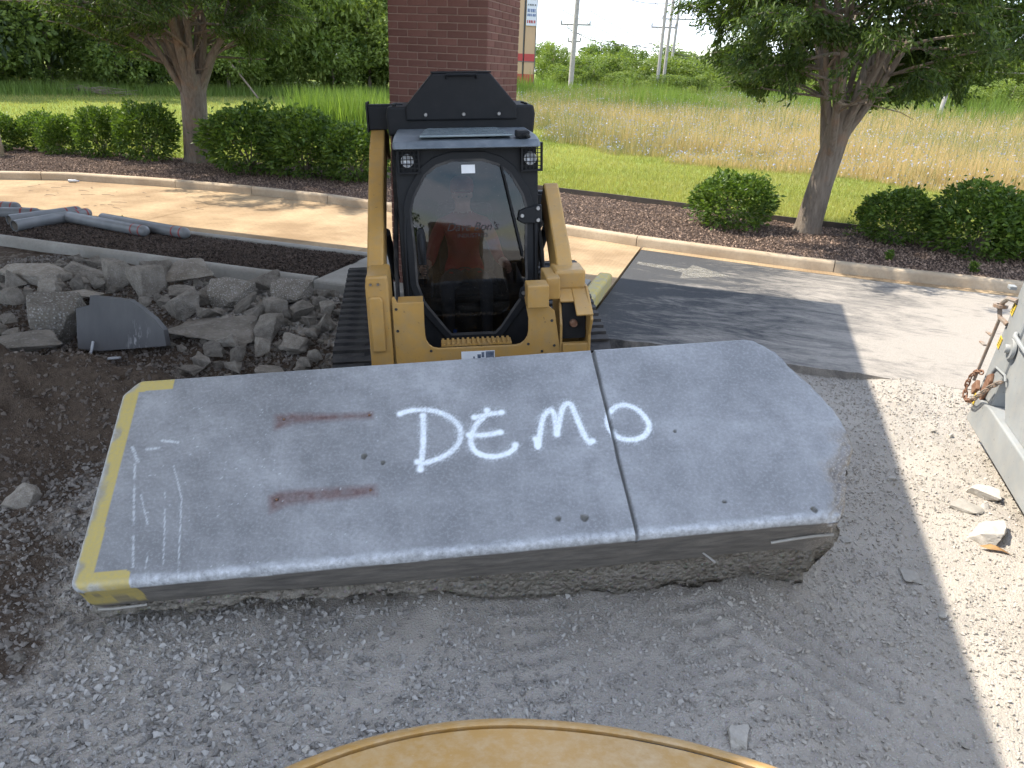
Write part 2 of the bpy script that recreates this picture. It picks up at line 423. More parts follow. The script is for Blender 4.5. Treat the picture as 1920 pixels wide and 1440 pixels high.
# ================================================================== THE SETTING
def berm(u, v):
    r = 0.36 * np.exp(-((v - 4.25 - 0.10 * (u + 5)) / 0.46) ** 2) * sstep(-3.35, -4.5, u)
    r = r + 0.16 * np.exp(-((v - 3.4) / 0.5) ** 2 - ((u + 5.6) / 0.7) ** 2)
    return r
def heap(u, v):
    return 0.17 * sstep(4.7, 6.3, v) * sstep(-3.1, -4.2, u) * (1 - 0.3 * sstep(7.0, 7.6, v))
def gh(u, v):
    """height of the dug-out ground under the canopy"""
    u = np.asarray(u, float); v = np.asarray(v, float)
    n = 0.05 * fbm(u * 0.9, v * 0.9, 3, 3) + 0.024 * fbm(u * 3.3 + v, v * 3.3 - u, 3, 5) + 0.007 * fbm(u * 16, v * 16, 2, 8)
    b = berm(u, v)
    n = n + b * (1 + 0.45 * fbm(u * 3 + v * 2, v * 5, 4, 12)) + heap(u, v)
    n = n + sstep(-3.0, -4.2, u) * (0.035 * fbm(u * 5, v * 5, 4, 13) + 0.02 * fbm(u * 14, v * 14, 3, 14))
    # ridges pressed by tracks in the dust on the right
    rut = np.exp(-((u - 0.75) / 0.55) ** 2 - ((v - 3.2) / 0.55) ** 2)
    w_ = (u - 0.1) * 0.85 + (v - 2.6) * 0.5
    for c0 in (-0.55, 0.45):
        n = n - 0.03 * np.exp(-((w_ - c0) / 0.16) ** 2) * sstep(4.2, 3.4, v) * sstep(-1.2, -0.4, u) * (1 + 0.5 * np.sin((u * 0.5 - v * 0.85) * 52))
    n = n + 0.030 * rut * np.sin((v * 0.8 + u * 0.55) * 46)
    n = n - 0.035 * sstep(-1.6, -0.6, u) * sstep(1.6, 1.0, u) * np.exp(-((v - 2.75 - 0.42 * (u + 1)) / 0.45) ** 2)
    n = n + 0.07 * np.exp(-((u - 0.5 + 0.4 * (v - 2.8)) / 0.22) ** 2) * np.exp(-((v - 2.6) / 1.0) ** 2)
    n = n + 0.115 * sstep(1.15, 1.75, u) * sstep(6.7, 7.42, v) * sstep(7.62, 7.46, v)
    return n * sstep(60, 20, np.hypot(u, v)) - 0.28 * sstep(8.3, 9.2, v) - 0.28 * sstep(3.6, 5.0, u) * sstep(7.0, 8, v)
def dirtw(u, v):
    d = sstep(-3.6, -4.6, u + 0.35 * fbm(u * 1.3, v * 1.3, 4, 21) - 0.25 * (v - 3.4)) * sstep(5.6, 4.7, v)
    d = np.maximum(d, sstep(0.08, 0.22, berm(u, v)))
    d = np.maximum(d, 0.85 * sstep(-2.9, -3.7, u) * sstep(6.1, 5.5, v) * sstep(3.6, 4.4, v))
    d = np.maximum(d, 0.75 * sstep(-4.6, -5.6, u) * sstep(5.6, 5.0, v))
    d = np.maximum(d, 0.8 * sstep(0.15, 0.5, fbm(u * 2.2, v * 2.2, 4, 31)) * sstep(-2.2, -3.0, u))
    d = np.maximum(d, 0.62 * sstep(0.15, -0.45, u + 2.75 + 0.55 * (v - 2.0) + 0.5 * fbm(u * 1.6, v * 1.6, 4, 35)))
    return np.clip(d, 0, 1)
def grow_axis(lo, hi, step, far_lo, far_hi, g=1.25):
    a = list(np.arange(lo, hi, step)); s = step; x = a[0]; L = []
    while x > far_lo: s *= g; x -= s; L.append(x)
    s = step; x = a[-1]; H = []
    while x < far_hi: s *= g; x += s; H.append(x)
    return np.array(L[::-1] + a + H)
def grid_mesh(name, us, vs_, zfun, attrs=None, smooth=True):
    U, V = np.meshgrid(us, vs_)
    Z = zfun(U, V)
    n, m = U.shape
    idx = np.arange(n * m).reshape(n, m)
    F = np.stack([idx[:-1, :-1], idx[:-1, 1:], idx[1:, 1:], idx[1:, :-1]], -1).reshape(-1, 4)
    at = {k: f(U, V).ravel() for k, f in (attrs or {}).items()}
    return np_mesh(name, np.stack([U, V, Z], -1).reshape(-1, 3), F, at, smooth)

m = Mat('ground_dust')
n1 = m.noise(2.2, 6, 0.6); n2 = m.noise(30, 6, 0.7); vd = m.voro(85); vc = m.voro(85, out='Color'); v2 = m.voro(190)
dust = m.mix(m.ramp(n1, 0.3, 0.7), (0.335, 0.305, 0.265), (0.42, 0.38, 0.33))
dust = m.mix(m.math('MULTIPLY', m.ramp(vd, 0.18, 0.34, (1, 1, 1), (0, 0, 0)), 0.55), dust, m.mix(0.8, vc, (0.43, 0.42, 0.40)))
dirt = m.mix(m.ramp(n2, 0.3, 0.72), (0.050, 0.037, 0.028), (0.118, 0.090, 0.068))
dm = m.math('ADD', m.attr('dirt'), m.math('MULTIPLY', m.math('SUBTRACT', m.noise(9, 6, 0.7), 0.5), 0.7), True)
c = m.mix(m.ramp(dm, 0.32, 0.62), dust, dirt)
hgt = m.math('ADD', m.math('MULTIPLY', vd, -1.2), m.math('ADD', m.math('MULTIPLY', v2, -0.5), n2))
M['ground_dust'] = m.fin(c, 0.95, m.bump(hgt, 0.55, 0.012), spec=0.15)
us = grow_axis(-7.0, 3.2, 0.03, -400, 400); vs2 = grow_axis(1.2, 7.8, 0.03, -300, 500)
ground = link_mesh('ground', grid_mesh('ground', us, vs2, gh, {'dirt': dirtw}), 'ground_dust')
tag(ground, kind='structure')

# ---- meadow and lawn terrain beyond the drive, rising gently to the woods
def th(u, v):
    d = np.hypot(u, v)
    return 0.17 + 1.15 * sstep(24, 95, d) + 0.05 * fbm(u * 0.15, v * 0.15, 3, 44)
def field_edge(u):
    return np.interp(u, [-60, -20, -9, -7.8, -4.5, -1.9, 0.8, 4.2, 6.5, 14, 40], [60, 48, 33, 29.5, 26.8, 25.9, 24.7, 23.6, 22.3, 20, 16])
m = Mat('meadow_ground')
n1 = m.noise(0.35, 6); n2 = m.noise(9, 6, 0.7)
lawn_c = m.mix(m.ramp(n2, 0.3, 0.7), (0.12, 0.17, 0.03), (0.22, 0.26, 0.06))
dry_c = m.mix(m.ramp(n2, 0.3, 0.7), (0.15, 0.125, 0.055), (0.30, 0.235, 0.125))
lawn_c = m.mix(m.math('MULTIPLY', m.ramp(n1, 0.5, 0.72), 0.4), lawn_c, (0.22, 0.19, 0.08))
c = m.mix(m.attr('field'), lawn_c, dry_c)
M['meadow_ground'] = m.fin(c, 0.95, m.bump(n2, 0.6, 0.03), spec=0.1)
us = grow_axis(-30, 16, 0.5, -500, 500, 1.12); vs2 = grow_axis(14.0, 45, 0.5, 13.5, 700, 1.1)
lawn = link_mesh('meadow', grid_mesh('meadow', us, vs2, th, {'field': lambda u, v: sstep(-1.0, 1.5, v - field_edge(u) + 1.2 * fbm(u * 0.6, v * 0.6, 3, 9)) * sstep(-26, -14, u)}), 'meadow_ground')
tag(lawn, kind='structure')

# ---- far bed of bark mulch between the kerb and the lawn
KERB = [(-24, 7.0), (-19, 10.1), (-15.3, 12.25), (-13.9, 12.8), (-12, 13.12), (-10, 13.28), (-7.8, 13.15), (-6.9, 13.03), (-3, 12.5), (-1.53, 12.2), (0.77, 11.85), (2.4, 11.77), (6, 11.75), (16, 11.75)]
KU = np.array([k[0] for k in KERB]); KV = np.array([k[1] for k in KERB])
kerb_v = lambda u: np.interp(u, KU, KV)
EDGE = [(-30, 15.6), (-19.5, 15.9), (-13.4, 16.4), (-9, 17.3), (-4.3, 16.3), (-2.7, 16.0), (-1.0, 15.6), (0.4, 15.15), (1.95, 14.9), (3.2, 14.5), (4.6, 14.35), (10, 14.2), (20, 14.2)]
edge_v = lambda u: np.interp(u, [e[0] for e in EDGE], [e[1] for e in EDGE])
m = Mat('mulch')
v1 = m.voro(70, m.map((1, 2.2, 1), (0, 0, 0.5)), out='Color'); vd = m.voro(70, m.map((1, 2.2, 1), (0, 0, 0.5))); n1 = m.noise(1.5, 5)
bw = m.n('RGBToBW', {0: v1}).outputs[0]
c = m.mix(bw, (0.055, 0.038, 0.032), (0.21, 0.155, 0.13))
c = m.mix(m.math('MULTIPLY', m.ramp(n1, 0.4, 0.7), 0.4), c, (0.23, 0.175, 0.145))
M['mulch'] = m.fin(c, 0.95, m.bump(m.math('ADD', vd, bw), 1.0, 0.03), spec=0.1)
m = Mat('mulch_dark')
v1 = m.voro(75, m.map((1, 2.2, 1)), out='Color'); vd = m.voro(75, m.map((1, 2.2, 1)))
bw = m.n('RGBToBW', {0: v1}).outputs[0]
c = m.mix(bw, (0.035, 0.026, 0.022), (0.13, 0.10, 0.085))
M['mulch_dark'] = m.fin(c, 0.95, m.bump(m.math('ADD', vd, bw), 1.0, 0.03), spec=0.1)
us = np.arange(-24, 16.01, 0.25); rows = np.linspace(0, 1, 14)
U = np.repeat(us[None], len(rows), 0); T = np.repeat(rows[:, None], len(us), 1)
V = (kerb_v(U) + 0.13) * (1 - T) + (edge_v(U) + 0.05) * T
Z = 0.235 + 0.05 * np.sin(T * math.pi) + 0.02 * fbm(U * 2, V * 2, 3, 6)
idx = np.arange(U.size).reshape(U.shape)
Fq = np.stack([idx[:-1, :-1], idx[:-1, 1:], idx[1:, 1:], idx[1:, :-1]], -1).reshape(-1, 4)
tag(link_mesh('mulch_bed', np_mesh('mulch_bed', np.stack([U, V, Z], -1).reshape(-1, 3), Fq, smooth=True), 'mulch'), kind='structure')
# strip of earth that carries the kerb and bed edge down to the lawn
mb = MB()
for a, b in zip(EDGE[3:-1], EDGE[4:]):
    d = Vector((b[0] - a[0], b[1] - a[1], 0)); L = d.length
    o = MB().box((0, 0, 0), (L, 0.025, 0.16)).build('edging_board', 'edging', None, bev=0.004, loc=((a[0] + b[0]) / 2, (a[1] + b[1]) / 2 + 0.06, 0.26), rot=(0, 0, math.atan2(d.y, d.x)))
    o['_e'] = 1
edging = empty('lawn_edging', (0, 15.3, 0.18)); tag(edging, 'dark low edging board between the mulch bed and the lawn', 'edging')
for o in [o for o in bpy.data.objects if o.get('_e')]:
    o.location = Vector(o.location) - Vector(edging.location); o.parent = edging; del o['_e']

# ---- kerbs, poured in lengths
m = Mat('kerb_concrete')
n1 = m.noise(1.6, 6); n2 = m.noise(25, 7, 0.7)
c = m.mix(m.ramp(n1, 0.3, 0.7), (0.36, 0.275, 0.185), (0.50, 0.41, 0.30))
c = m.mix(m.math('MULTIPLY', m.ramp(n2, 0.45, 0.75), 0.5), c, (0.27, 0.215, 0.16))
M['kerb_concrete'] = m.fin(c, 0.9, m.bump(n2, 0.35, 0.006), spec=0.2)
m = Mat('kerb_grey')
n1 = m.noise(1.6, 6); n2 = m.noise(25, 7, 0.7)
c = m.mix(m.ramp(n1, 0.3, 0.7), (0.27, 0.255, 0.225), (0.40, 0.385, 0.35))
c = m.mix(m.math('MULTIPLY', m.ramp(n2, 0.45, 0.75), 0.45), c, (0.20, 0.185, 0.16))
M['kerb_grey'] = m.fin(c, 0.9, m.bump(n2, 0.35, 0.006), spec=0.2)
def kerb_mesh(pts, w=0.15, z0=-0.05, z1=0.26, lean=0.02, side=1):
    """extrude a rounded kerb profile along pts; back of the kerb lies on +v when side is 1"""
    prof = [(0.0, z0), (0.0, z1 - 0.045), (lean * 0.5, z1 - 0.018), (lean + 0.02, z1), (w - 0.02, z1), (w, z1 - 0.015), (w, z0)]
    n = len(pts); k = len(prof); vs_ = []
    for i, p in enumerate(pts):
        a = Vector(pts[max(i - 1, 0)]); b = Vector(pts[min(i + 1, n - 1)])
        t = (b - a).normalized(); nn = Vector((-t.y, t.x)) * side
        for o, z in prof: vs_.append((p[0] + nn.x * o, p[1] + nn.y * o, z))
    fs_ = [(i * k + j, (i + 1) * k + j, (i + 1) * k + (j + 1) % k, i * k + (j + 1) % k) for i in range(n - 1) for j in range(k)]
    fs_ += [tuple(range(k)), tuple(range((n - 1) * k + k - 1, (n - 1) * k - 1, -1))]
    mb = MB(); mb.add(vs_, fs_); return mb
def kerb_run(name, u_list, vfun, mat, side=1, **kw):
    root = empty(name); tag(root, kind='structure')
    for a, b in zip(u_list[:-1], u_list[1:]):
        g = 0.006
        uu = np.linspace(a + g, b - g, max(2, int((b - a) / 0.3)))
        kerb_mesh([(x, float(vfun(x))) for x in uu], side=side, **kw).build('kerb_section', mat, root, smooth=True, ang=50)
    return root
ks = lambda u: np.interp(u, KU, np.convolve(np.pad(KV, 1, 'edge'), [0.15, 0.7, 0.15], 'valid'))
kerb_run('far_kerb', [-23.5, -20.5, -17.4, -14.4, -11.5, -9.7, -7.9, -5.0, -1.62, 1.4, 4.4, 7.4, 10.4, 15], ks, 'kerb_concrete')
kerb_run('island_near_kerb', [-22, -19, -16, -13, -10, -7, -4.86], lambda u: 7.66 + 0 * u, 'kerb_grey', z0=-0.15)
kerb_run('island_far_kerb', [-22, -19, -16, -13, -10, -7, -4.86], lambda u: 9.24 + 0 * u, 'kerb_grey', side=-1)

# ---- concrete drive: poured panels with sawn joints
m = Mat('drive_concrete')
n1 = m.noise(0.8, 7, 0.6); n2 = m.noise(14, 7, 0.7); n3 = m.noise(60, 4)
br = m.n('TexBrick', {'Vector': m.map((1, 1, 1), (0, 0, 1.571)), 'Color1': (1, 1, 1, 1), 'Color2': (0.9, 0.9, 0.9, 1), 'Mortar': (0.55, 0.55, 0.55, 1), 'Scale': 4.6, 'Mortar Size': 0.012, 'Brick Width': 0.5, 'Row Height': 0.25})
c = m.mix(m.ramp(n1, 0.38, 0.62), (0.27, 0.185, 0.105), (0.43, 0.315, 0.19))
c = m.mix(m.math('MULTIPLY', m.ramp(n2, 0.48, 0.76), 0.55), c, (0.22, 0.16, 0.10))
c = m.mix(0.45, c, m.mix(1.0, c, br.outputs['Color'], 'MULTIPLY'))
M['drive_concrete'] = m.fin(c, 0.9, m.bump(m.math('ADD', n3, m.math('MULTIPLY', br.outputs['Fac'], -0.8)), 0.3, 0.006), spec=0.2)
drive = empty('concrete_drive'); tag(drive, kind='structure')
for a, b in zip([-24, -18.2, -13.9, -9.6, -5.4], [-18.2, -13.9, -9.6, -5.4, -1.53]):
    uu = np.linspace(a + 0.006, b - 0.006, 12)
    poly = [(x, 9.26 if x < -1.7 else 9.0) for x in (a + 0.006, b - 0.006)] + [(x, float(ks(x)) - 0.006) for x in uu[::-1]]
    MB().prism(poly, -0.1, 0.1, 'z').build('paving_panel', 'drive_concrete', drive)
# small pad between the yellow kerb and the asphalt
m = Mat('asphalt')
n1 = m.noise(70, 6, 0.7); vs1 = m.voro(160, out='Color')
sw = m.noise(1.1, 8, 0.66, m.map((0.8, 1.9, 1), (0, 0, -0.32)), 1.1)
sw2 = m.noise(4.2, 8, 0.75, m.map((0.7, 2.2, 1), (0, 0, 0.25)), 1.6)
gx = m.n('SeparateXYZ', {0: m.co()}).outputs
ru = m.math('MULTIPLY_ADD', gx[0], 0.25); m.t.nodes[-1].inputs[2].default_value = 0.30
rv = m.math('MULTIPLY_ADD', gx[1], -0.075); m.t.nodes[-1].inputs[2].default_value = 0.70
base = m.mix(m.ramp(n1, 0.3, 0.7), (0.040, 0.042, 0.046), (0.085, 0.085, 0.086))
amt = m.math('ADD', m.math('ADD', ru, rv), m.math('ADD', m.math('MULTIPLY', m.math('SUBTRACT', sw, 0.5), 2.1), m.math('MULTIPLY', m.math('SUBTRACT', sw2, 0.5), 1.5)))
dustc = m.mix(m.n('RGBToBW', {0: vs1}).outputs[0], (0.28, 0.25, 0.215), (0.40, 0.365, 0.32))
fac = m.math('MULTIPLY', m.ramp(m.math('MULTIPLY', amt, 0.7), 0.08, 0.62), 0.9)
spk = m.math('MULTIPLY', m.ramp(m.voro(45), 0.08, 0.16, (1, 1, 1), (0, 0, 0)), 0.35)
c = m.mix(m.math('MAXIMUM', fac, spk), base, dustc)
M['asphalt'] = m.fin(c, 0.9, m.bump(m.math('ADD', n1, m.math('MULTIPLY', fac, 0.6)), 0.5, 0.006), spec=0.2)
uu = np.arange(-1.5, 16.01, 0.05)
near = [(float(x), float(7.50 + 0.05 * fbm(x * 2.5, 0, 4, 61) + 0.02 * fbm(x * 11, 3, 2, 62) - 0.03 * min(max(x, 0), 1.5))) for x in uu]
far = [(float(x), float(ks(x)) - 0.20) for x in np.arange(16, -1.53, -0.5)] + [(-1.5, float(ks(-1.5)) - 0.2)]
mb = MB(); mb.prism(near + far, -0.12, 0.098, 'z')
road = mb.build('asphalt_road', 'asphalt'); tag(road, kind='structure')
# concrete gutter in front of the far kerb along the asphalt
gut = [(float(x), float(ks(x)) - 0.195) for x in np.arange(-1.5, 16, 0.5)]
MB().prism(gut + [(x, v + 0.19) for x, v in gut[::-1]], -0.1, 0.102, 'z').build('gutter', 'drive_concrete', road)
# worn turn arrow on the asphalt
m = Mat('worn_marking')
ob = m.ramp(m.noise(16, 8, 0.75), 0.36, 0.6)
tr = m.n('BsdfTransparent'); mx = m.n('MixShader', {0: m.math('MULTIPLY', ob, 0.2)})
m.fin((0.58, 0.54, 0.45), 0.85, spec=0.2)
m.t.links.new(tr.outputs[0], mx.inputs[1]); m.t.links.new(m.b.outputs[0], mx.inputs[2]); m.t.links.new(mx.outputs[0], m.o.inputs['Surface'])
M['worn_marking'] = m.m
MB().prism([(-1.42, 10.98), (-0.72, 10.78), (-0.72, 10.42), (-0.05, 10.86), (-0.62, 11.32), (-0.68, 11.02), (-1.42, 11.14)], 0.1, 0.1025, 'z').build('painted_arrow', 'worn_marking', road)

# ---- island: mulch strip, then a concrete pad that carries the column
us = np.append(np.arange(-22, -4.9, 0.2), -4.80); vs2 = np.linspace(7.8, 9.1, 9)
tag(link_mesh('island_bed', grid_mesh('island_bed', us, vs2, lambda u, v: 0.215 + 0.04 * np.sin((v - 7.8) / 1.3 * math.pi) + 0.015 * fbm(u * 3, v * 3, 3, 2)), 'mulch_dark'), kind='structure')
pad = MB(); pad.bx(-4.85, -1.74, 7.63, 9.22, -0.15, 0.255); pad = pad.build('island_pad', 'kerb_grey', bev=0.03); tag(pad, kind='structure')
yk = MB().bx(-1.72, -1.54, 8.05, 9.6, 0.05, 0.27).build('yellow_kerb_stone', 'yellow_kerb', bev=0.035)
tag(yk, 'yellow painted kerb stone at the end of the island beside the loader', 'kerb stone')

# ---- brick column under the canopy
m = Mat('brick')
n1 = m.noise(9, 6); n2 = m.noise(90, 5, 0.7)
c = m.mix(m.ramp(n1, 0.3, 0.7), (0.140, 0.064, 0.050), (0.175, 0.084, 0.066))
k = m.math('MULTIPLY_ADD', m.rnd(), 0.30); m.t.nodes[-1].inputs[2].default_value = 0.84
c = m.mix(1.0, c, k, 'MULTIPLY')
M['brick'] = m.fin(c, 0.85, m.bump(n2, 0.3, 0.004), spec=0.25)
M['mortar'] = simple('mortar', (0.30, 0.20, 0.155), (0.26, 0.17, 0.13), 20, 0.95, 0.3, 90)
CU0, CU1, CV0, CV1 = -3.952, -2.812, 7.99, 9.08
col = empty('brick_column', ((CU0 + CU1) / 2, (CV0 + CV1) / 2, 0.25))
tag(col, 'square brown brick canopy column standing behind the loader', 'column')
cx, cy = (CU0 + CU1) / 2, (CV0 + CV1) / 2
MB().bx(CU0 + 0.006 - cx, CU1 - 0.006 - cx, CV0 + 0.006 - cy, CV1 - 0.006 - cy, 0.0, 4.74).build('mortar_core', 'mortar', col)
BL, BH, CH = 0.228, 0.0635, 0.0735
def brick_me(L, D):
    mb = MB(); mb.bx(-L / 2, L / 2, -D / 2, D / 2, 0, BH); me = mb.mesh('brick')
    bm = bmesh.new(); bm.from_mesh(me); bmesh.ops.bevel(bm, geom=bm.edges[:], offset=0.004, segments=1, affect='EDGES'); bm.to_mesh(me); bm.free()
    me.materials.append(M['brick']); return me
cache = {}
rest = MB()
for i in range(64):
    z = i * CH + 0.006
    vis = 1.95 < z < 3.75
    for face in range(4):
        along = (CU1 - CU0) if face % 2 == 0 else (CV1 - CV0)
        off = 0.114 if (i % 2 == 0) == (face % 2 == 0) else 0.0
        x = -off
        while x < along - 0.02:
            a, b = max(x, 0), min(x + BL, along)
            x += BL
            if b - a < 0.03: continue
            L = round(b - a - 0.010, 3); c0 = (a + b) / 2 - along / 2
            dpt = 0.10
            pos = {0: (c0, CV0 - cy + dpt / 2, z), 1: (CU1 - cx - dpt / 2, c0, z), 2: (c0, CV1 - cy - dpt / 2, z), 3: (CU0 - cx + dpt / 2, c0, z)}[face]
            if vis and face in (0, 1):
                if L not in cache: cache[L] = brick_me(L, dpt)
                link_mesh('brick', cache[L], None, col, (pos[0] + random.uniform(-.0012, .0012), pos[1] - (random.uniform(0, .002) if face == 0 else 0), z), (0, 0, 0 if face == 0 else math.pi / 2))
            else:
                if face % 2 == 0: rest.bx(pos[0] - L / 2, pos[0] + L / 2, pos[1] - dpt / 2, pos[1] + dpt / 2, z, z + BH)
                else: rest.bx(pos[0] - dpt / 2, pos[0] + dpt / 2, pos[1] - L / 2, pos[1] + L / 2, z, z + BH)
tag(rest.build('brickwork', 'brick', col), kind='stuff')
# ---- the canopy roof that shades the yard (above the picture)
can = empty('drive_through_canopy', (-11, 3, 5.0)); tag(can, 'flat white canopy roof over the demolition area, carried by the brick column', 'canopy')
MB().bx(-6.5, 8.56, -4.0, 7.12, 0, 0.08).build('soffit', 'soffit', can)
MB().bx(-6.5, 8.56, -4.0, 7.12, 0.085, 0.35).build('fascia', 'soffit', can)

# ---- loose gravel: thousands of small crushed stones
def stone_shapes(n, npts=9, seed=3):
    r = np.random.default_rng(seed); out = []
    for _ in range(n):
        bm = bmesh.new()
        for p in r.normal(size=(npts, 3)):
            p = p / np.linalg.norm(p) * r.uniform(0.75, 1.05); bm.verts.new((p[0], p[1] * 0.8, p[2] * 0.62))
        bmesh.ops.convex_hull(bm, input=bm.verts); 
        lone = [v for v in bm.verts if not v.link_faces]
        bmesh.ops.delete(bm, geom=lone, context='VERTS')
        bmesh.ops.triangulate(bm, faces=bm.faces)
        bm.verts.ensure_lookup_table(); bm.verts.index_update()
        out.append((np.array([v.co[:] for v in bm.verts]), np.array([[v.index for v in f.verts] for f in bm.faces])))
        bm.free()
    return out
SHAPES = stone_shapes(14)
def scatter_stones(name, pos, size, seed):
    r = np.random.default_rng(seed); N = len(pos); which = r.integers(0, len(SHAPES), N)
    VV = []; FF = []; SH = []; base = 0
    for k, (sv, sf) in enumerate(SHAPES):
        sel = np.where(which == k)[0]
        if not len(sel): continue
        n = len(sel); q = r.normal(size=(n, 4)); q /= np.linalg.norm(q, axis=1)[:, None]
        w, x, y, z = q.T
        Rm = np.stack([1 - 2 * (y * y + z * z), 2 * (x * y - z * w), 2 * (x * z + y * w), 2 * (x * y + z * w), 1 - 2 * (x * x + z * z), 2 * (y * z - x * w), 2 * (x * z - y * w), 2 * (y * z + x * w), 1 - 2 * (x * x + y * y)], -1).reshape(n, 3, 3)
        P = np.einsum('nij,vj->nvi', Rm, sv) * size[sel][:, None, None] + pos[sel][:, None, :]
        VV.append(P.reshape(-1, 3)); nv = len(sv)
        FF.append((sf[None] + (np.arange(n) * nv)[:, None, None]).reshape(-1, 3) + base); base += n * nv
        SH.append(np.repeat(r.random(n), nv))
    return np_mesh(name, np.concatenate(VV), np.concatenate(FF), {'shade': np.concatenate(SH), })
m = Mat('gravel')
k = m.attr('shade'); n1 = m.noise(90, 4, 0.6); d = m.attr('dirt')
c = m.mix(k, (0.16, 0.15, 0.138), (0.46, 0.44, 0.41))
c = m.mix(m.math('MULTIPLY', m.ramp(n1, 0.4, 0.7), 0.4), c, (0.42, 0.39, 0.35))
c = m.mix(m.math('MULTIPLY', m.attr('pale'), 0.8), c, m.mix(k, (0.36, 0.325, 0.28), (0.47, 0.43, 0.375)))
c = m.mix(m.math('MULTIPLY', d, 0.85), c, (0.105, 0.082, 0.066))
M['gravel'] = m.fin(c, 0.9, m.bump(n1, 0.4, 0.003), spec=0.2)
def gravel(name, n, box, smin, smax, dens, seed, label):
    r = np.random.default_rng(seed)
    u = r.uniform(box[0], box[1], n); v = r.uniform(box[2], box[3], n)
    keep = r.random(n) < dens(u, v); u, v = u[keep], v[keep]
    s = smin + (smax - smin) * r.random(len(u)) ** 2.2
    pos = np.stack([u, v, gh(u, v) + s * 0.25], -1)
    me = scatter_stones(name, pos, s, seed)
    co = np.empty(len(me.vertices) * 3, np.float32); me.vertices.foreach_get('co', co); co = co.reshape(-1, 3)
    a = me.attributes.new('dirt', 'FLOAT', 'POINT'); a.data.foreach_set('value', dirtw(co[:, 0], co[:, 1]).astype(np.float32))
    a = me.attributes.new('pale', 'FLOAT', 'POINT'); a.data.foreach_set('value', (sstep(-0.9, 0.7, co[:, 0] + 0.25 * (co[:, 1] - 3)) * 0.9 + 0.1 * (co[:, 0] > -1)).astype(np.float32))
    tag(link_mesh(name, me, 'gravel'), label, 'gravel', kind='stuff')
leftw = lambda u, v: 0.05 + 0.95 * sstep(-0.5, -1.7, u + 0.55 * (v - 2.4) + 0.5 * fbm(u * 1.1, v * 1.1, 3, 77))
gravel('crushed_gravel', 52000, (-4.8, 1.2, 1.0, 4.3), 0.006, 0.029, lambda u, v: leftw(u, v) * (0.25 + 0.75 * (1 - dirtw(u, v))), 5, 'coarse grey crushed gravel in front of the slab')
gravel('dusty_gravel', 90000, (-1.2, 2.6, 1.0, 7.5), 0.004, 0.019, lambda u, v: (1 - 0.35 * sstep(1.0, 1.5, u)) * (1 - 0.75 * np.exp(-((u - 0.75) / 0.5) ** 2 - ((v - 3.2) / 0.5) ** 2)) * (0.5 + 0.5 * sstep(-0.2, 0.3, fbm(u * 1.7, v * 1.7, 3, 78))), 6, 'fine pale dusty gravel across the yard on the right')
gravel('rubble_grit', 42000, (-8.8, -2.6, 2.6, 7.6), 0.006, 0.034, lambda u, v: 0.25 + 0.75 * sstep(4.4, 5.2, v), 8, 'gritty crumbs of concrete between the broken pieces')

# ---- bark chips lying on the two beds
m = Mat('bark_chips')
k = m.attr('shade'); c = m.mix(k, (0.075, 0.050, 0.038), (0.37, 0.265, 0.20))
M['bark_chips'] = m.fin(c, 0.9, spec=0.15)
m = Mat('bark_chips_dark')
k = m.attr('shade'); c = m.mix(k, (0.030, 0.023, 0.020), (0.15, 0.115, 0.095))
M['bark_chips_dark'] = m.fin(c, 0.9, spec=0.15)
def chips(name, n, pos, mat, label, seed):
    r = np.random.default_rng(seed)
    me = scatter_stones(name, pos, 0.010 + 0.020 * r.random(len(pos)) ** 2, seed)
    tag(link_mesh(name, me, mat), label, 'mulch', kind='stuff')
r = np.random.default_rng(71); n = 60000
u = r.uniform(-19, 6, n); t = r.random(n) ** 1.2; v = (kerb_v(u) + .16) * (1 - t) + (edge_v(u)) * t
z = 0.235 + 0.05 * np.sin(t * math.pi) + 0.02 * fbm(u * 2, v * 2, 3, 6)
chips('bark_mulch_chips', n, np.stack([u, v, z + .008], -1), 'bark_chips', 'reddish brown bark chips covering the bed behind the far kerb', 72)
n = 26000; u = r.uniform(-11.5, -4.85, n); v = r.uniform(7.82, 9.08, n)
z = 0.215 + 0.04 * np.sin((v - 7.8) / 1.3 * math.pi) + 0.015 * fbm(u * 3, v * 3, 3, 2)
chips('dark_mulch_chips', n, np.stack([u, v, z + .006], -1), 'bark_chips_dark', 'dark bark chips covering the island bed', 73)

# dry twigs blown over the drive
r = random.Random(12); tw = MB()
for k in range(34):
    x = r.gauss(-12.5, 1.6); y = r.uniform(10.6, 12.4); a = r.gauss(0, .6); L = r.uniform(.04, .42) ** 1.3
    tw.tube([(x, y, .108), (x + L * .5 * math.cos(a), y + L * .5 * math.sin(a) + r.uniform(-.03, .03), .112), (x + L * math.cos(a), y + L * math.sin(a), .107)], [.004, .0035, .002], 4, cap=False)
tag(tw.build('dry_twigs', 'stick'), 'thin dry twigs scattered over the sunny concrete drive', 'twigs', kind='stuff')
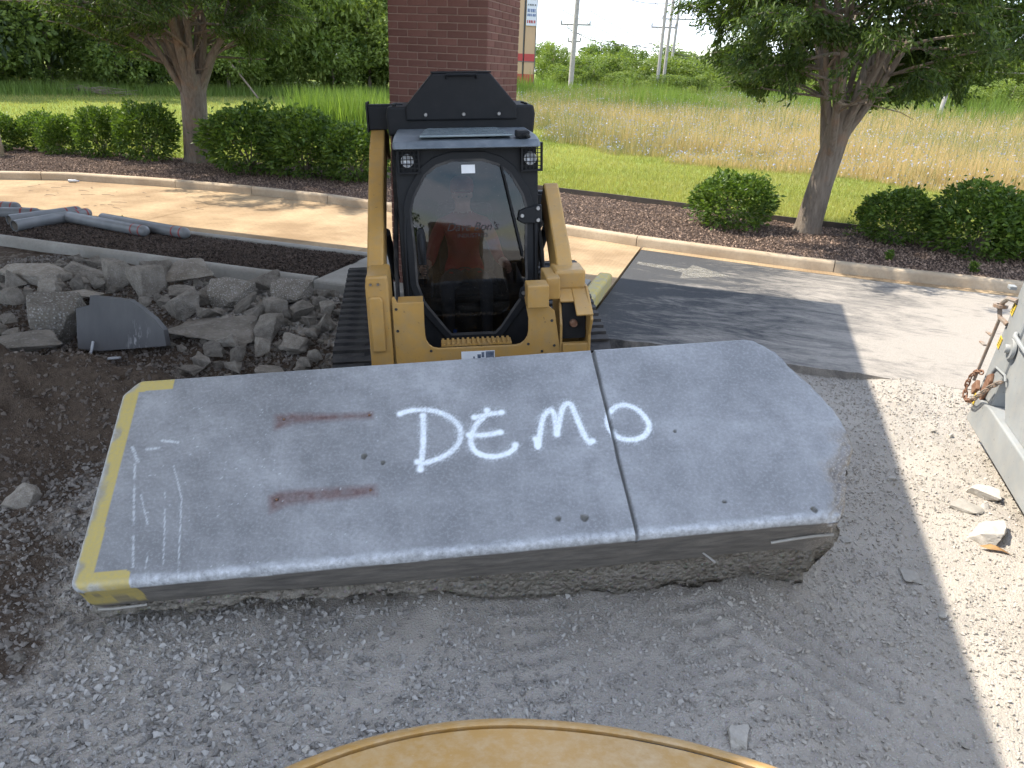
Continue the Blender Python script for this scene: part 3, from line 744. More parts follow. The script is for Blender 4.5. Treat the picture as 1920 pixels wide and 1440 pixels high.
# ================================================================== THE CONCRETE SLAB
S_P0 = np.array([-2.716, 2.097, 0.372]); S_U = np.array([0.910, 0.408, 0.072]); S_V = np.array([-0.394, 0.797, 0.458])
S_U /= np.linalg.norm(S_U); S_V -= (S_V @ S_U) * S_U; S_V /= np.linalg.norm(S_V); S_N = np.cross(S_U, S_V)
slab = empty('concrete_slab')
slab.matrix_world = Matrix(((S_U[0], S_V[0], S_N[0], S_P0[0]), (S_U[1], S_V[1], S_N[1], S_P0[1]), (S_U[2], S_V[2], S_N[2], S_P0[2]), (0, 0, 0, 1)))
tag(slab, 'long grey broken concrete slab sprayed DEMO, propped up at a slant in front of the loader', 'concrete slab')
SW = 1.275
uL = np.arange(0, 4.0301, 0.0062); vL = np.linspace(0, SW, 190)
UB, VB = np.meshgrid(uL, vL)
rv = np.array([0, .094, .271, .434, .543, .673, .873, 1.037, 1.129, 1.21, 1.275]); ru_ = np.array([3.776, 3.831, 3.928, 4.019, 4.03, 4.012, 3.944, 3.868, 3.838, 3.776, 3.69])
def s_right(v):
    b = np.interp(v, rv, ru_)
    return b + 0.016 * fbm(v * 9, 0 * v, 4, 71) * (0.35 + 0.65 * sstep(0.75, 0.4, v))
def s_left(v):
    near = np.where(v < 0.05, 0.05 - np.sqrt(np.maximum(0.05 ** 2 - (0.05 - v) ** 2, 0)), 0)
    fa = np.clip((v - (SW - 0.11)) / 0.11, 0, 1)
    return -0.033 + near + 0.085 * fa ** 1.3
sr = s_right(VB); sl = s_left(VB)
U = np.where(UB > 3.2, 3.2 + (UB - 3.2) * (sr - 3.2) / (uL[-1] - 3.2), np.where(UB < 0.15, sl + (UB) * (0.15 - sl) / 0.15, UB))
def rnd_edge(d, r): d = np.clip(d, 0, r); return -(r - np.sqrt(np.maximum(r * r - (r - d) ** 2, 0)))
near_r = 0.034 + 0.004 * fbm(U * 3, 0 * U, 3, 5)
Zs = rnd_edge(VB, near_r) + rnd_edge(SW - VB, 0.022) + rnd_edge(U - sl, 0.026)
Zs += -0.010 * sstep(0.035, 0, np.abs(sr - U)) * (0.5 + vnoise(VB * 40, U * 40, 3))
chip = sstep(0.16, 0.0, sr - U + 0.10 * fbm(VB * 7, U * 7, 4, 19)) * sstep(0.62, 0.40, VB)
Zs += -0.03 * chip * (0.3 + vnoise(U * 45, VB * 45, 9)) - 0.012 * chip * vnoise(U * 120, VB * 120, 10)
JU = 2.700 + 0.004 * fbm(VB * 4, 0 * VB, 2, 4)
gro = sstep(0.0105, 0.005, np.abs(U - JU))
Zs += -0.024 * gro + rnd_edge(np.abs(U - JU) - 0.005, 0.008) * (np.abs(U - JU) > 0.005)
HOLES = [(0.889, 0.912, .012), (1.36, 0.897, .009), (0.892, 0.397, .013), (1.37, 0.405, .009), (1.331, 0.621, .020), (1.432, 0.57, .016), (2.318, 0.14, .017), (2.451, 0.134, .024), (3.054, 0.621, .011), (3.198, 0.152, .011), (3.651, 0.06, .02)]
darkm = np.zeros_like(U)
for hu, hv, hr in HOLES:
    d = np.hypot(U - hu, VB - hv) * (1 + 0.45 * fbm(U * 60, VB * 60, 2, int(hu * 100)))
    Zs += -0.011 * sstep(hr, hr * 0.35, d); darkm = np.maximum(darkm, sstep(hr * 1.05, hr * 0.7, d))
Zs += 0.0012 * fbm(U * 2.5, VB * 2.5, 3, 15)
Zs += -0.010 * sstep(0.045, 0.0, VB) * sstep(0.25, 0.5, fbm(U * 7, VB * 12, 4, 16)) - 0.006 * sstep(0.03, 0, U - sl) * sstep(0.2, 0.4, fbm(VB * 12, U * 9, 3, 17))
# painted and stained marks and a painted edge sheen, carried as surface attributes
def seg_dist(pts, X, Y):
    best = np.full(X.shape, 9.0)
    for (x0, y0), (x1, y1) in zip(pts[:-1], pts[1:]):
        dx, dy = x1 - x0, y1 - y0; L2 = dx * dx + dy * dy + 1e-9
        t = np.clip(((X - x0) * dx + (Y - y0) * dy) / L2, 0, 1)
        best = np.minimum(best, np.hypot(X - x0 - t * dx, Y - y0 - t * dy))
    return best
def spline(pts, k=6):
    P = np.array(pts); out = []
    P2 = np.vstack([2 * P[0] - P[1], P, 2 * P[-1] - P[-2]])
    for i in range(1, len(P2) - 2):
        for t in np.linspace(0, 1, k, endpoint=False):
            a, b, c, d = P2[i - 1:i + 3]
            out.append(tuple(0.5 * ((2 * b) + (-a + c) * t + (2 * a - 5 * b + 4 * c - d) * t * t + (-a + 3 * b - 3 * c + d) * t ** 3)))
    return out + [tuple(P[-1])]
def poly_in(poly, X, Y):
    c = np.zeros(X.shape, bool); n = len(poly)
    for i in range(n):
        x0, y0 = poly[i]; x1, y1 = poly[i - 1]
        if y0 == y1: continue
        c ^= ((y0 > Y) != (y1 > Y)) & (X < (x1 - x0) * (Y - y0) / (y1 - y0) + x0)
    return c
STROKES = [
 [(1.533, .888), (1.573, .901), (1.652, .905), (1.741, .882), (1.817, .828), (1.857, .762), (1.858, .693), (1.826, .63), (1.769, .583), (1.703, .557), (1.654, .545), (1.619, .556)],
 [(1.659, .864), (1.658, .781), (1.654, .686), (1.646, .608), (1.638, .55), (1.632, .506)],
 [(1.946, .823), (1.986, .83), (2.043, .839), (2.101, .843)],
 [(2.021, .865), (2.008, .828), (1.959, .78), (1.926, .721), (1.913, .661), (1.927, .6), (1.973, .563), (2.037, .55), (2.103, .563), (2.145, .592), (2.153, .614)],
 [(1.906, .705), (1.963, .697), (2.018, .698), (2.08, .706)],
 [(2.27, .642), (2.274, .588), (2.302, .691), (2.333, .786), (2.374, .832), (2.394, .815), (2.396, .751), (2.391, .662)],
 [(2.391, .662), (2.419, .749), (2.449, .832), (2.478, .872), (2.505, .855), (2.522, .753), (2.539, .654), (2.561, .591), (2.579, .599)],
 [(2.719, .791), (2.761, .823), (2.815, .829), (2.867, .799), (2.905, .738), (2.917, .673), (2.89, .62), (2.843, .591), (2.791, .586), (2.738, .601), (2.701, .646), (2.686, .709), (2.704, .771), (2.719, .791)]]
spray = np.zeros_like(U)
dens = 0.80 + 0.35 * fbm(U * 5, VB * 5, 3, 101)
spat = vnoise(U * 210, VB * 210, 102)
for s_ in STROKES:
    d = seg_dist(spline(s_), U, VB)
    spray = np.maximum(spray, np.clip(dens, .6, 1) * 0.95 * sstep(0.0225, 0.008, d) + 0.28 * sstep(0.055, 0.018, d) * (spat > 0.55 + 8 * (d - 0.018)))
    for e in (s_[0], s_[-1]):
        spray = np.maximum(spray, sstep(0.028, 0.010, np.hypot(U - e[0], VB - e[1])))
spray *= (1 - 0.75 * gro)
YP = [(-.04, 1.30), (0.245, 1.268), (0.243, 1.19), (0.062, 1.186), (0.061, 0.636), (0.07, 0.077), (0.216, 0.08), (0.243, 0.06), (0.239, 0.0), (-.04, -.02)]
jx = 0.004 * fbm(U * 14, VB * 14, 3, 41)
yel = poly_in(YP, U + jx, VB + jx).astype(float)
yel *= 0.30 + 0.70 * sstep(-0.40, 0.05, fbm(U * 13, VB * 9, 5, 43) + 1.6 * np.clip(np.minimum(U - sl, VB + 0.03) - 0.03, -0.1, 0.06) * 8)
yel *= sstep(0.002, 0.03, U - sl)
R1 = [(.839, .944), (.956, .944), (1.117, .925), (1.377, .909), (1.377, .872), (1.173, .878), (.96, .879), (.847, .843)]
R2 = [(.854, .415), (.901, .44), (1.398, .431), (1.403, .372), (.946, .36), (.867, .323)]
rustm = np.zeros_like(U)
for rp in (R1, R2):
    inside = poly_in(rp, U, VB); d = seg_dist(rp + [rp[0]], U, VB)
    rustm = np.maximum(rustm, np.where(inside, 0.55 + 0.45 * sstep(0, 0.02, d), 0.5 * sstep(0.022, 0, d)) * (0.65 + 0.5 * vnoise(U * 30, VB * 30, 51)))
for hu, hv, hr in HOLES[:4]: rustm = np.maximum(rustm, 0.9 * sstep(0.032, 0.014, np.hypot(U - hu, VB - hv)))
scuff = np.zeros_like(U)
for s_, w in [([(.136, .689), (.174, .472), (.245, .089)], .007), ([(.324, .492), (.357, .286), (.388, .069)], .005), ([(.34, .657), (.413, .448), (.44, .224), (.466, .006)], .005), ([(.204, .492), (.27, .317)], .005), ([(.179, .778), (.239, .779)], .012), ([(.251, .829), (.336, .808)], .012), ([(.10, .80), (.15, .70)], .012), ([(.30, .16), (.31, .02)], .004)]:
    d = seg_dist(s_, U, VB); g = sstep(w, w * 0.3, d)
    scuff = np.maximum(scuff, g * (0.35 + 0.65 * (vnoise(U * 170, VB * 150, 61) > 0.4)) * sstep(0.25, 0.5, vnoise(U * 9, VB * 14, 62)))
spk = (vnoise(U * 130, VB * 130, 65) > 0.955) & (vnoise(U * 5, VB * 5, 66) > 0.5) & (U < 1.7)
scuff = np.maximum(scuff, 0.8 * spk)
sheen_wear = np.maximum(sstep(0.060, 0.014, VB + 0.012 * fbm(U * 18, VB * 40, 3, 69)) , 0.9 * sstep(0.035, 0.004, U - sl)) * (0.55 + 0.45 * vnoise(U * 22, VB * 30, 68)) + 0.55 * sstep(0.02, 0.0, SW - VB)  # near-edge band paints in the sky's reflection; the left rim is worn white
n_, m_ = U.shape
top_i = np.arange(n_ * m_).reshape(n_, m_)
Vt = np.stack([U, VB, Zs], -1).reshape(-1, 3)
Ft = np.stack([top_i[:-1, :-1], top_i[:-1, 1:], top_i[1:, 1:], top_i[1:, :-1]], -1).reshape(-1, 4)
loop = np.concatenate([top_i[0, :-1], top_i[:-1, -1], top_i[-1, :0:-1], top_i[:0:-1, 0]])
LP = Vt[loop]; nl = len(loop); arc = np.concatenate([[0], np.cumsum(np.linalg.norm(np.diff(LP[:, :2], axis=0), axis=1))])
cen = np.array([1.95, SW / 2])
tang = np.roll(LP[:, :2], -6, 0) - np.roll(LP[:, :2], 6, 0); tang /= np.linalg.norm(tang, axis=1)[:, None] + 1e-9
inw = np.stack([-tang[:, 1], tang[:, 0]], -1)
rightside = sstep(3.55, 3.8, LP[:, 0]) 
nearside = sstep(0.05, 0.0, LP[:, 1])
def levels(deps, insets, seed, noise, noise_hi):
    out = []
    for k, (d_, i_) in enumerate(zip(deps, insets)):
        dd = d_ if not np.isscalar(d_) else np.full(nl, d_)
        nz = fbm(arc * 7, dd * 14 + k * 0.7, 4, seed) * (noise + noise_hi * rightside)
        P = LP.copy(); P[:, :2] += inw * (i_ + nz - rightside * (0.0 * sstep(0.03, 0.2, dd) + 0.04 * vnoise(arc * 9, dd * 12, seed + 2)))[:, None]; P[:, 2] = -dd
        out.append(P)
    return out
def skirt(levs, first=None):
    Vs = []; Fs = []; base = 0 if first is None else None
    idx = np.arange(nl); nxt = (idx + 1) % nl
    return idx, nxt
form_d = 0.235 + 0.10 * sstep(0.3, 3.0, LP[:, 0]) * nearside + 0.012 * fbm(arc * 3, 0 * arc, 4, 33)
dl = [0.05, 0.09, 0.13, 0.17, 0.21]
levs = levels([np.minimum(d, form_d) if k < 5 else form_d for k, d in enumerate(dl + [0])], [0.0, 0.004, 0.004, 0.002, 0.006, 0.012], 81, 0.002, 0.03)
allV = [Vt]; FS = [Ft]; base = len(Vt); prev = loop.copy()
sidemask = [np.zeros(len(Vt))]
depattr = [np.zeros(len(Vt))]
idx = np.arange(nl); nxt = (idx + 1) % nl
for P in levs:
    cur = base + idx
    FS.append(np.stack([prev[idx], cur[idx], cur[nxt], prev[nxt]], -1)); allV.append(P); sidemask.append(np.ones(nl)); depattr.append(-P[:, 2]); prev = cur; base += nl
VA = np.concatenate(allV); FA = np.concatenate(FS); side = np.concatenate(sidemask)
ns = len(VA) - len(Vt)
def ext(a, fill=0.0): return np.concatenate([a.ravel(), np.full(ns, fill)])
sideV = VA[len(Vt):]
yside = ((sideV[:, 0] < 0.27 + 0.01 * fbm(sideV[:, 2] * 30, sideV[:, 0] * 9, 2, 3)) & (sideV[:, 1] < 0.25) & (sideV[:, 2] > -0.20)) * (0.35 + 0.65 * (fbm(sideV[:, 0] * 16, sideV[:, 2] * 30, 4, 44) > -0.25))
at = {'spray': ext(spray), 'yel': np.concatenate([yel.ravel(), yside]), 'rust': ext(rustm), 'scuff': ext(scuff), 'sheen_wear': ext(sheen_wear), 'pit': ext(np.maximum(darkm, 0.8 * gro)), 'side': side, 'raw': np.concatenate([chip.ravel(), sstep(3.6, 3.8, sideV[:, 0])])}
m = Mat('slab_concrete')
n1 = m.noise(1.3, 6, 0.6); n2 = m.noise(55, 6, 0.7); n3 = m.noise(7, 7, 0.65); brm = m.noise(3.0, 5, 0.6, m.map((60, 1.2, 1)))
vg = m.voro(75)
c = m.mix(m.ramp(n1, 0.36, 0.64), (0.185, 0.188, 0.192), (0.345, 0.350, 0.355))
c = m.mix(m.math('MULTIPLY', m.ramp(n3, 0.42, 0.66), 0.55), c, (0.150, 0.153, 0.157))
c = m.mix(m.math('MULTIPLY', m.ramp(n2, 0.50, 0.62), 0.32), c, (0.42, 0.43, 0.44))
c = m.mix(m.math('MULTIPLY', m.ramp(n2, 0.36, 0.46, (1, 1, 1), (0, 0, 0)), 0.35), c, (0.17, 0.165, 0.16))
c = m.mix(m.math('MULTIPLY', brm, 0.12), c, (0.18, 0.18, 0.18))
sidec = m.mix(m.ramp(m.noise(5, 7, 0.65, m.map((1, 1, 5))), 0.3, 0.7), (0.085, 0.08, 0.075), (0.24, 0.22, 0.195))
c = m.mix(m.attr('side'), c, sidec)
rawc = m.mix(m.ramp(vg, 0.15, 0.5), (0.42, 0.38, 0.32), (0.25, 0.22, 0.19))
c = m.mix(m.math('MULTIPLY', m.attr('raw'), 0.9), c, rawc)
c = m.mix(m.math('MULTIPLY', m.attr('sheen_wear'), m.math('MULTIPLY', m.ramp(m.noise(34, 7, 0.72), 0.30, 0.62), 0.85)), c, (0.68, 0.71, 0.74))
yc = m.mix(m.ramp(n2, 0.35, 0.7), (0.52, 0.40, 0.10), (0.42, 0.35, 0.15))
c = m.mix(m.math('MULTIPLY', m.attr('yel'), 0.92), c, yc)
c = m.mix(m.math('MULTIPLY', m.attr('rust'), 0.9), c, m.mix(m.ramp(n2, 0.35, 0.65), (0.10, 0.058, 0.055), (0.19, 0.125, 0.115)))
c = m.mix(m.math('MULTIPLY', m.attr('scuff'), 0.55), c, (0.70, 0.74, 0.76))
spn = m.math('MULTIPLY', m.attr('spray'), m.math('ADD', 0.72, m.math('MULTIPLY', n2, 0.5)), True)
c = m.mix(spn, c, (0.80, 0.85, 0.88))
c = m.mix(m.math('MULTIPLY', m.attr('pit'), 0.8), c, (0.075, 0.068, 0.05))
hh = m.math('ADD', m.math('MULTIPLY', n2, 0.5), m.math('ADD', m.math('MULTIPLY', brm, 0.5), m.math('MULTIPLY', m.math('MULTIPLY', vg, m.attr('raw')), 2.5)))
M['slab_concrete'] = m.fin(c, m.math('MULTIPLY_ADD', n2, 0.2), m.bump(hh, 0.35, 0.006), spec=0.55)
for nd in m.t.nodes:
    if nd.type == 'MATH' and nd.operation == 'MULTIPLY_ADD': nd.inputs[2].default_value = 0.40
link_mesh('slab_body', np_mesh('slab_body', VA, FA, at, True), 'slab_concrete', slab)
# rough broken footing that came up with the slab
foot_d = (0.405 + 0.085 * LP[:, 0]) + 0.075 * fbm(arc * 2.3, 0 * arc, 4, 91)
low = sstep(1.4, 1.95, LP[:, 0] + 0.15 * fbm(arc * 2, 0 * arc, 3, 93))
foot_d = np.where(nearside > 0.2, (form_d + 0.10) * (1 - low) + foot_d * low, 0.40)
foot_d = np.maximum(foot_d, form_d + 0.05)
K = 9
ts = np.linspace(0, 1, K)
fl = levels([form_d - 0.012 + (foot_d - form_d + 0.012) * t for t in ts], [0.022 + 0.012 * math.sin(t * 7) - 0.02 * t for t in ts], 95, 0.055, 0.03)
fl[0][:, :2] = LP[:, :2] + inw * 0.02
FV = []; FF = []; base = 0; prev = None
for P in fl:
    cur = base + idx; FV.append(P)
    if prev is not None: FF.append(np.stack([prev[idx], cur[idx], cur[nxt], prev[nxt]], -1))
    prev = cur; base += nl
botc = len(np.concatenate(FV)); FV.append(np.array([[1.95, SW / 2, -0.40]]))
FF.append(np.stack([prev[idx], np.full(nl, botc), np.full(nl, botc), prev[nxt]], -1))
Vf = np.concatenate(FV); Ff = np.concatenate(FF)
mef = bpy.data.meshes.new('footing'); mef.from_pydata(Vf.tolist(), [], [tuple(dict.fromkeys(f)) for f in Ff.tolist()]); mef.validate()
mef.polygons.foreach_set('use_smooth', np.full(len(mef.polygons), True))
m = Mat('footing')
n2 = m.noise(22, 7, 0.7); vg = m.voro(42); vc = m.voro(42, out='Color')
c = m.mix(m.ramp(n2, 0.3, 0.7), (0.19, 0.17, 0.14), (0.36, 0.33, 0.285))
c = m.mix(m.math('MULTIPLY', m.ramp(vg, 0.2, 0.4, (1, 1, 1), (0, 0, 0)), 0.35), c, m.mix(0.8, vc, (0.25, 0.23, 0.20)))
M['footing'] = m.fin(c, 0.95, m.bump(m.math('ADD', n2, m.math('MULTIPLY', vg, -0.8)), 1.0, 0.03), spec=0.15)
link_mesh('broken_footing', mef, 'footing', slab)
for hu, hv, hr in HOLES[:4]:
    MB().lathe([(0.0001, 0.006), (0.006, 0.005), (0.007, -0.012)], (hu, hv, -0.004), seg=10).build('anchor_bolt', 'rust', slab, smooth=True)
mb = MB(); mb.tube([(3.45, -0.012, -0.19), (3.55, -0.016, -0.165), (3.68, -0.012, -0.16), (3.79, -0.012, -0.165)], 0.008, 6)
mb.build('joint_strip', 'kerb_grey', slab)
mb = MB(); mb.tube([(0.02, -0.006, -0.225), (0.1, -0.012, -0.222), (0.25, -0.004, -0.228)], 0.007, 6); mb.build('joint_strip', 'kerb_grey', slab)
mb = MB(); mb.tube([(3.10, 0.02, -0.285), (3.13, -0.03, -0.268), (3.15, -0.06, -0.262)], 0.006, 6); mb.build('rebar_stub', 'wood_grey', slab)

# ================================================================== RUBBLE
def chunk_mesh(name, seed, flat=0.7, npts=12, rough=0.085, cuts=3, boxy=0.5):
    r = np.random.default_rng(seed); bm = bmesh.new()
    for p in r.uniform(-1, 1, size=(npts, 3)):
        q = p / np.linalg.norm(p); p = q * (1 - boxy) + np.clip(p * 1.3, -0.8, 0.8) * boxy
        bm.verts.new((p[0], p[1], p[2] * flat))
    bmesh.ops.convex_hull(bm, input=bm.verts)
    bmesh.ops.delete(bm, geom=[v for v in bm.verts if not v.link_faces], context='VERTS')
    bmesh.ops.dissolve_limit(bm, angle_limit=R(14), verts=bm.verts, edges=bm.edges)
    bmesh.ops.triangulate(bm, faces=bm.faces)
    bmesh.ops.bevel(bm, geom=bm.edges[:], offset=0.03, segments=1, affect='EDGES', clamp_overlap=True)
    bmesh.ops.triangulate(bm, faces=bm.faces)
    for _ in range(cuts):
        long_e = [e for e in bm.edges if e.calc_length() > 0.28]
        if long_e: bmesh.ops.subdivide_edges(bm, edges=long_e, cuts=1); bmesh.ops.triangulate(bm, faces=bm.faces)
    for v in bm.verts:
        k = fbm(np.array([v.co.x * 2.2 + seed]), np.array([v.co.y * 2.2 + v.co.z * 1.7]), 4, seed)[0]
        v.co *= 1 + rough * 2 * k
    c = sum((v.co for v in bm.verts), Vector()) / len(bm.verts)
    xs = np.array([v.co[:] for v in bm.verts]); lo = xs.min(0); hi = xs.max(0)
    for v in bm.verts:
        v.co = Vector(((v.co.x - (lo[0] + hi[0]) / 2) / (hi[0] - lo[0]), (v.co.y - (lo[1] + hi[1]) / 2) / (hi[1] - lo[1]), (v.co.z - (lo[2] + hi[2]) / 2) / (hi[2] - lo[2])))
    bmesh.ops.recalc_face_normals(bm, faces=bm.faces)
    me = bpy.data.meshes.new(name); bm.to_mesh(me); bm.free(); me.materials.append(M['rubble'])
    return me
CHUNKS = [chunk_mesh('rubble_chunk', 100 + k, boxy=[.3, .6, .8][k % 3], npts=[9, 12, 15][k % 3]) for k in range(14)]
AGG = [chunk_mesh('rubble_aggregate', 300 + k, boxy=0.35, npts=14, rough=0.07, cuts=3) for k in range(3)]
for a in AGG: a.materials.clear(); a.materials.append(M['rubble_aggregate'])
TABLE = [(-7.75, 6.33, .26, .72, .30, 'f', 'wide flat broken slab at the far left end of the rubble pile'), (-7.38, 6.75, .26, .72, .28, 'f', 'flat broken slab against the island kerb with a dark crack on its left'), (-7.71, 6.09, .31, .22, .2, '', ''), (-7.27, 5.63, .26, .23, .18, '', ''), (-7.23, 5.81, .29, .16, .11, '', ''), (-7.1, 5.97, .3, .2, .13, '', ''), (-6.96, 6.21, .3, .16, .18, 'p', 'small pointed concrete chunk standing left of the tall pyramid chunk'), (-6.82, 6.39, .31, .18, .2, '', ''),
 (-6.75, 6.57, .33, .30, .36, 'p', 'tall pyramid-shaped concrete chunk behind the dark slate panel'), (-6.29, 6.54, .32, .36, .36, '', 'big rounded concrete boulder above the dark slate panel'), (-6.5, 6.92, .32, .31, .3, '', 'rough boulder behind the big rounded boulder, by the kerb'), (-6.74, 5.95, .27, .5, .14, 'f', 'low flat pale piece behind the aggregate chunk'),
 (-6.28, 5.30, .24, .46, .48, 'a', 'thick chunk with exposed pebble aggregate leaning left of the dark slate panel'), (-6.1, 4.78, .19, .66, .17, 'f', 'flat slab piece lying in front of the aggregate chunk at the left edge'), (-6.88, 5.7, .26, .18, .1, '', ''), (-6.78, 5.2, .22, .12, .09, '', ''),
 (-6.18, 7.08, .32, .56, .22, 't', 'pale flat concrete plate tilted against the island kerb'), (-5.18, 7.2, .31, .34, .19, 'b', 'squarish concrete block set against the island kerb'), (-5.21, 6.56, .29, .40, .33, 'a', 'big dark pebbly chunk in the middle of the rubble pile'), (-5.49, 6.13, .27, .38, .27, '', 'split concrete chunk right of the dark slate panel'), (-5.14, 6.11, .25, .2, .15, '', ''), (-5.83, 6.54, .28, .27, .11, 'f', ''), (-5.46, 6.47, .28, .2, .2, '', ''),
 (-4.82, 5.83, .20, .82, .20, 'f', 'long flat dusty slab across the front of the rubble pile'), (-4.6, 6.49, .26, .25, .19, '', ''), (-4.7, 6.95, .29, .40, .22, 'a', 'brown dirt-stained chunk by the corner of the island'), (-4.29, 6.51, .25, .26, .17, '', ''), (-4.66, 6.21, .25, .2, .19, '', ''), (-4.91, 6.42, .29, .26, .1, 's', 'narrow concrete bar lying slanted beside the pebbly chunk'), (-4.32, 5.98, .23, .27, .26, 'b', 'blocky chunk right of the long flat dusty slab'), (-4.1, 6.7, .26, .15, .15, '', ''), (-3.9, 6.34, .24, .15, .18, '', ''),
 (-4.52, 5.37, .18, .17, .12, '', ''), (-4.14, 5.58, .19, .15, .16, 'p', ''), (-4.26, 5.37, .18, .15, .17, 'p', ''), (-4.52, 5.56, .2, .21, .13, '', ''), (-3.91, 5.76, .2, .24, .30, 't', 'flat grey piece tilted up next to the loader track'), (-4.1, 6.3, .24, .2, .14, '', ''), (-4.25, 6.85, .27, .2, .14, '', ''), (-3.6, 5.62, .17, .13, .11, '', ''), (-4.44, 5.1, .17, .14, .15, '', ''), (-4.14, 5.13, .17, .18, .1, '', ''), (-4.42, 4.91, .16, .2, .08, 'f', ''), (-3.77, 5.22, .16, .3, .09, 'f', 'low flat chunk just behind the slab beside the track'), (-3.6, 5.45, .17, .12, .08, '', ''), (-4.38, 6.35, .25, .14, .11, '', '')]
PALE = [c_.copy() for c_ in CHUNKS]
for c_ in PALE: c_.materials.clear(); c_.materials.append(M['gravel_stone'])
rr = random.Random(5)
GRP = 'broken concrete pieces of the rubble pile'
def place_chunk(u, v, z, w, h, kind, label, small=False):
    me = (AGG if kind == 'a' else CHUNKS)[rr.randrange(3 if kind == 'a' else 14)]
    o = link_mesh('rubble_chunk', me)
    dpt = w * rr.uniform(0.7, 0.95)
    zr = 0.45 + rr.uniform(-0.6, 0.6)
    o.scale = (w * 1.1, dpt, max(h * 1.1, 0.04)); o.rotation_euler = (rr.uniform(-.25, .25), rr.uniform(-.25, .25), zr if kind == '' else 0.35 + rr.uniform(-.2, .2))
    if kind == 'f': o.rotation_euler = (rr.uniform(-.05, .1), rr.uniform(-.08, .08), 0.25 + rr.uniform(-.2, .2)); o.scale = (w * 1.1, w * 0.75, h * 0.75)
    if kind == 't': o.rotation_euler = (0.55, 0.1, 0.2); o.scale = (w * 1.1, w * 0.8, 0.09)
    if kind == 's': o.rotation_euler = (0.1, -0.6, 0.5); o.scale = (w * 1.25, 0.1, 0.09)
    o.location = (u, v, z)
    tag(o, label or ('small grey broken concrete chunk lying in the rubble pile' if small else 'medium grey broken concrete chunk lying in the rubble pile'), 'concrete chunk', GRP)
    return o
ORD = ['first', 'second', 'third', 'fourth', 'fifth', 'sixth', 'seventh', 'eighth', 'ninth', 'tenth', 'eleventh', 'twelfth', 'thirteenth', 'fourteenth']
plain = []
for t in TABLE:
    o = place_chunk(*t)
    if not t[6]: plain.append(o)
def site_x(o):      # how far to the right of the viewpoint's heading
    return math.atan2(o.location.x, o.location.y)
for nm, sel in (('back', [o for o in plain if o.location.y > 6.25]), ('middle', [o for o in plain if 5.5 < o.location.y <= 6.25]), ('front', [o for o in plain if o.location.y <= 5.5])):
    for k, o in enumerate(sorted(sel, key=site_x)):
        o['label'] = 'medium grey concrete chunk, %s from the left in the %s row of the rubble pile' % (ORD[k], nm)
for k in range(290):
    u = rr.uniform(-8.3, -3.0) if k % 3 else rr.uniform(-5.2, -3.0); v = rr.uniform(4.75, 7.5)
    if u > -3.05 - (v - 4.7) * 0.42: continue
    if -6.5 < u < -4.6 and v < 5.45 and rr.random() < 0.85: continue
    s = rr.uniform(0.05, 0.16)
    place_chunk(u, v, float(gh(u, v)) + s * 0.35, s, s * rr.uniform(0.55, 0.9), '', '', True)
# the smooth dark slate-like panel standing in the pile
m = Mat('slate')
n1 = m.noise(3, 6, 0.6, m.map((1, 1, 0.35))); n2 = m.noise(40, 6, 0.7)
c = m.mix(m.ramp(n1, 0.3, 0.7), (0.075, 0.075, 0.078), (0.125, 0.124, 0.126))
gx = m.n('SeparateXYZ', {0: m.co()}).outputs
sc_ = m.math('MULTIPLY', m.ramp(m.noise(26, 6, 0.75, m.map((1, 1, 0.25))), 0.52, 0.6), m.ramp(m.math('ABSOLUTE', m.math('SUBTRACT', gx[0], 0.16)), 0.04, 0.13, (1, 1, 1), (0, 0, 0)))
sc_ = m.math('MULTIPLY', sc_, m.ramp(gx[2], 0.02, 0.30, (1, 1, 1), (0, 0, 0)))
c = m.mix(m.math('MULTIPLY', sc_, 0.8), c, (0.45, 0.45, 0.45))
M['slate'] = m.fin(c, 0.6, m.bump(n2, 0.2, 0.004), spec=0.4)
sl_ = MB().prism([(-.40, .0), (-.21, -.02), (.41, .04), (.39, .19), (.315, .29), (.185, .40), (.09, .465), (-.07, .485), (-.262, .50), (-.272, .41), (-.395, .375), (-.40, .15)], 0, 0.11, 'y').build('slate_panel', 'slate', None, bev=0.003, loc=(-5.38, 5.16, 0.12), rot=(-0.24, 0.0, 0.36))
tag(sl_, 'smooth dark grey flat panel with a scraped white patch standing in the rubble', 'stone panel')
st = MB(); st.tube([(-5.60, 5.06, 0.20), (-5.575, 5.0, 0.13), (-5.55, 4.93, 0.10), (-5.50, 4.90, 0.085)], 0.012, 6)
st.tube([(-5.62, 4.82, 0.10), (-5.5, 4.87, 0.10), (-5.36, 4.93, 0.11), (-5.27, 4.99, 0.11), (-5.28, 5.03, 0.10), (-5.36, 5.02, 0.09), (-5.45, 4.96, 0.08), (-5.50, 4.90, 0.085)], 0.010, 6)
tag(st.build('plastic_strap', 'strap', smooth=True), 'pale looped plastic strap lying in the dirt below the dark panel', 'strap')
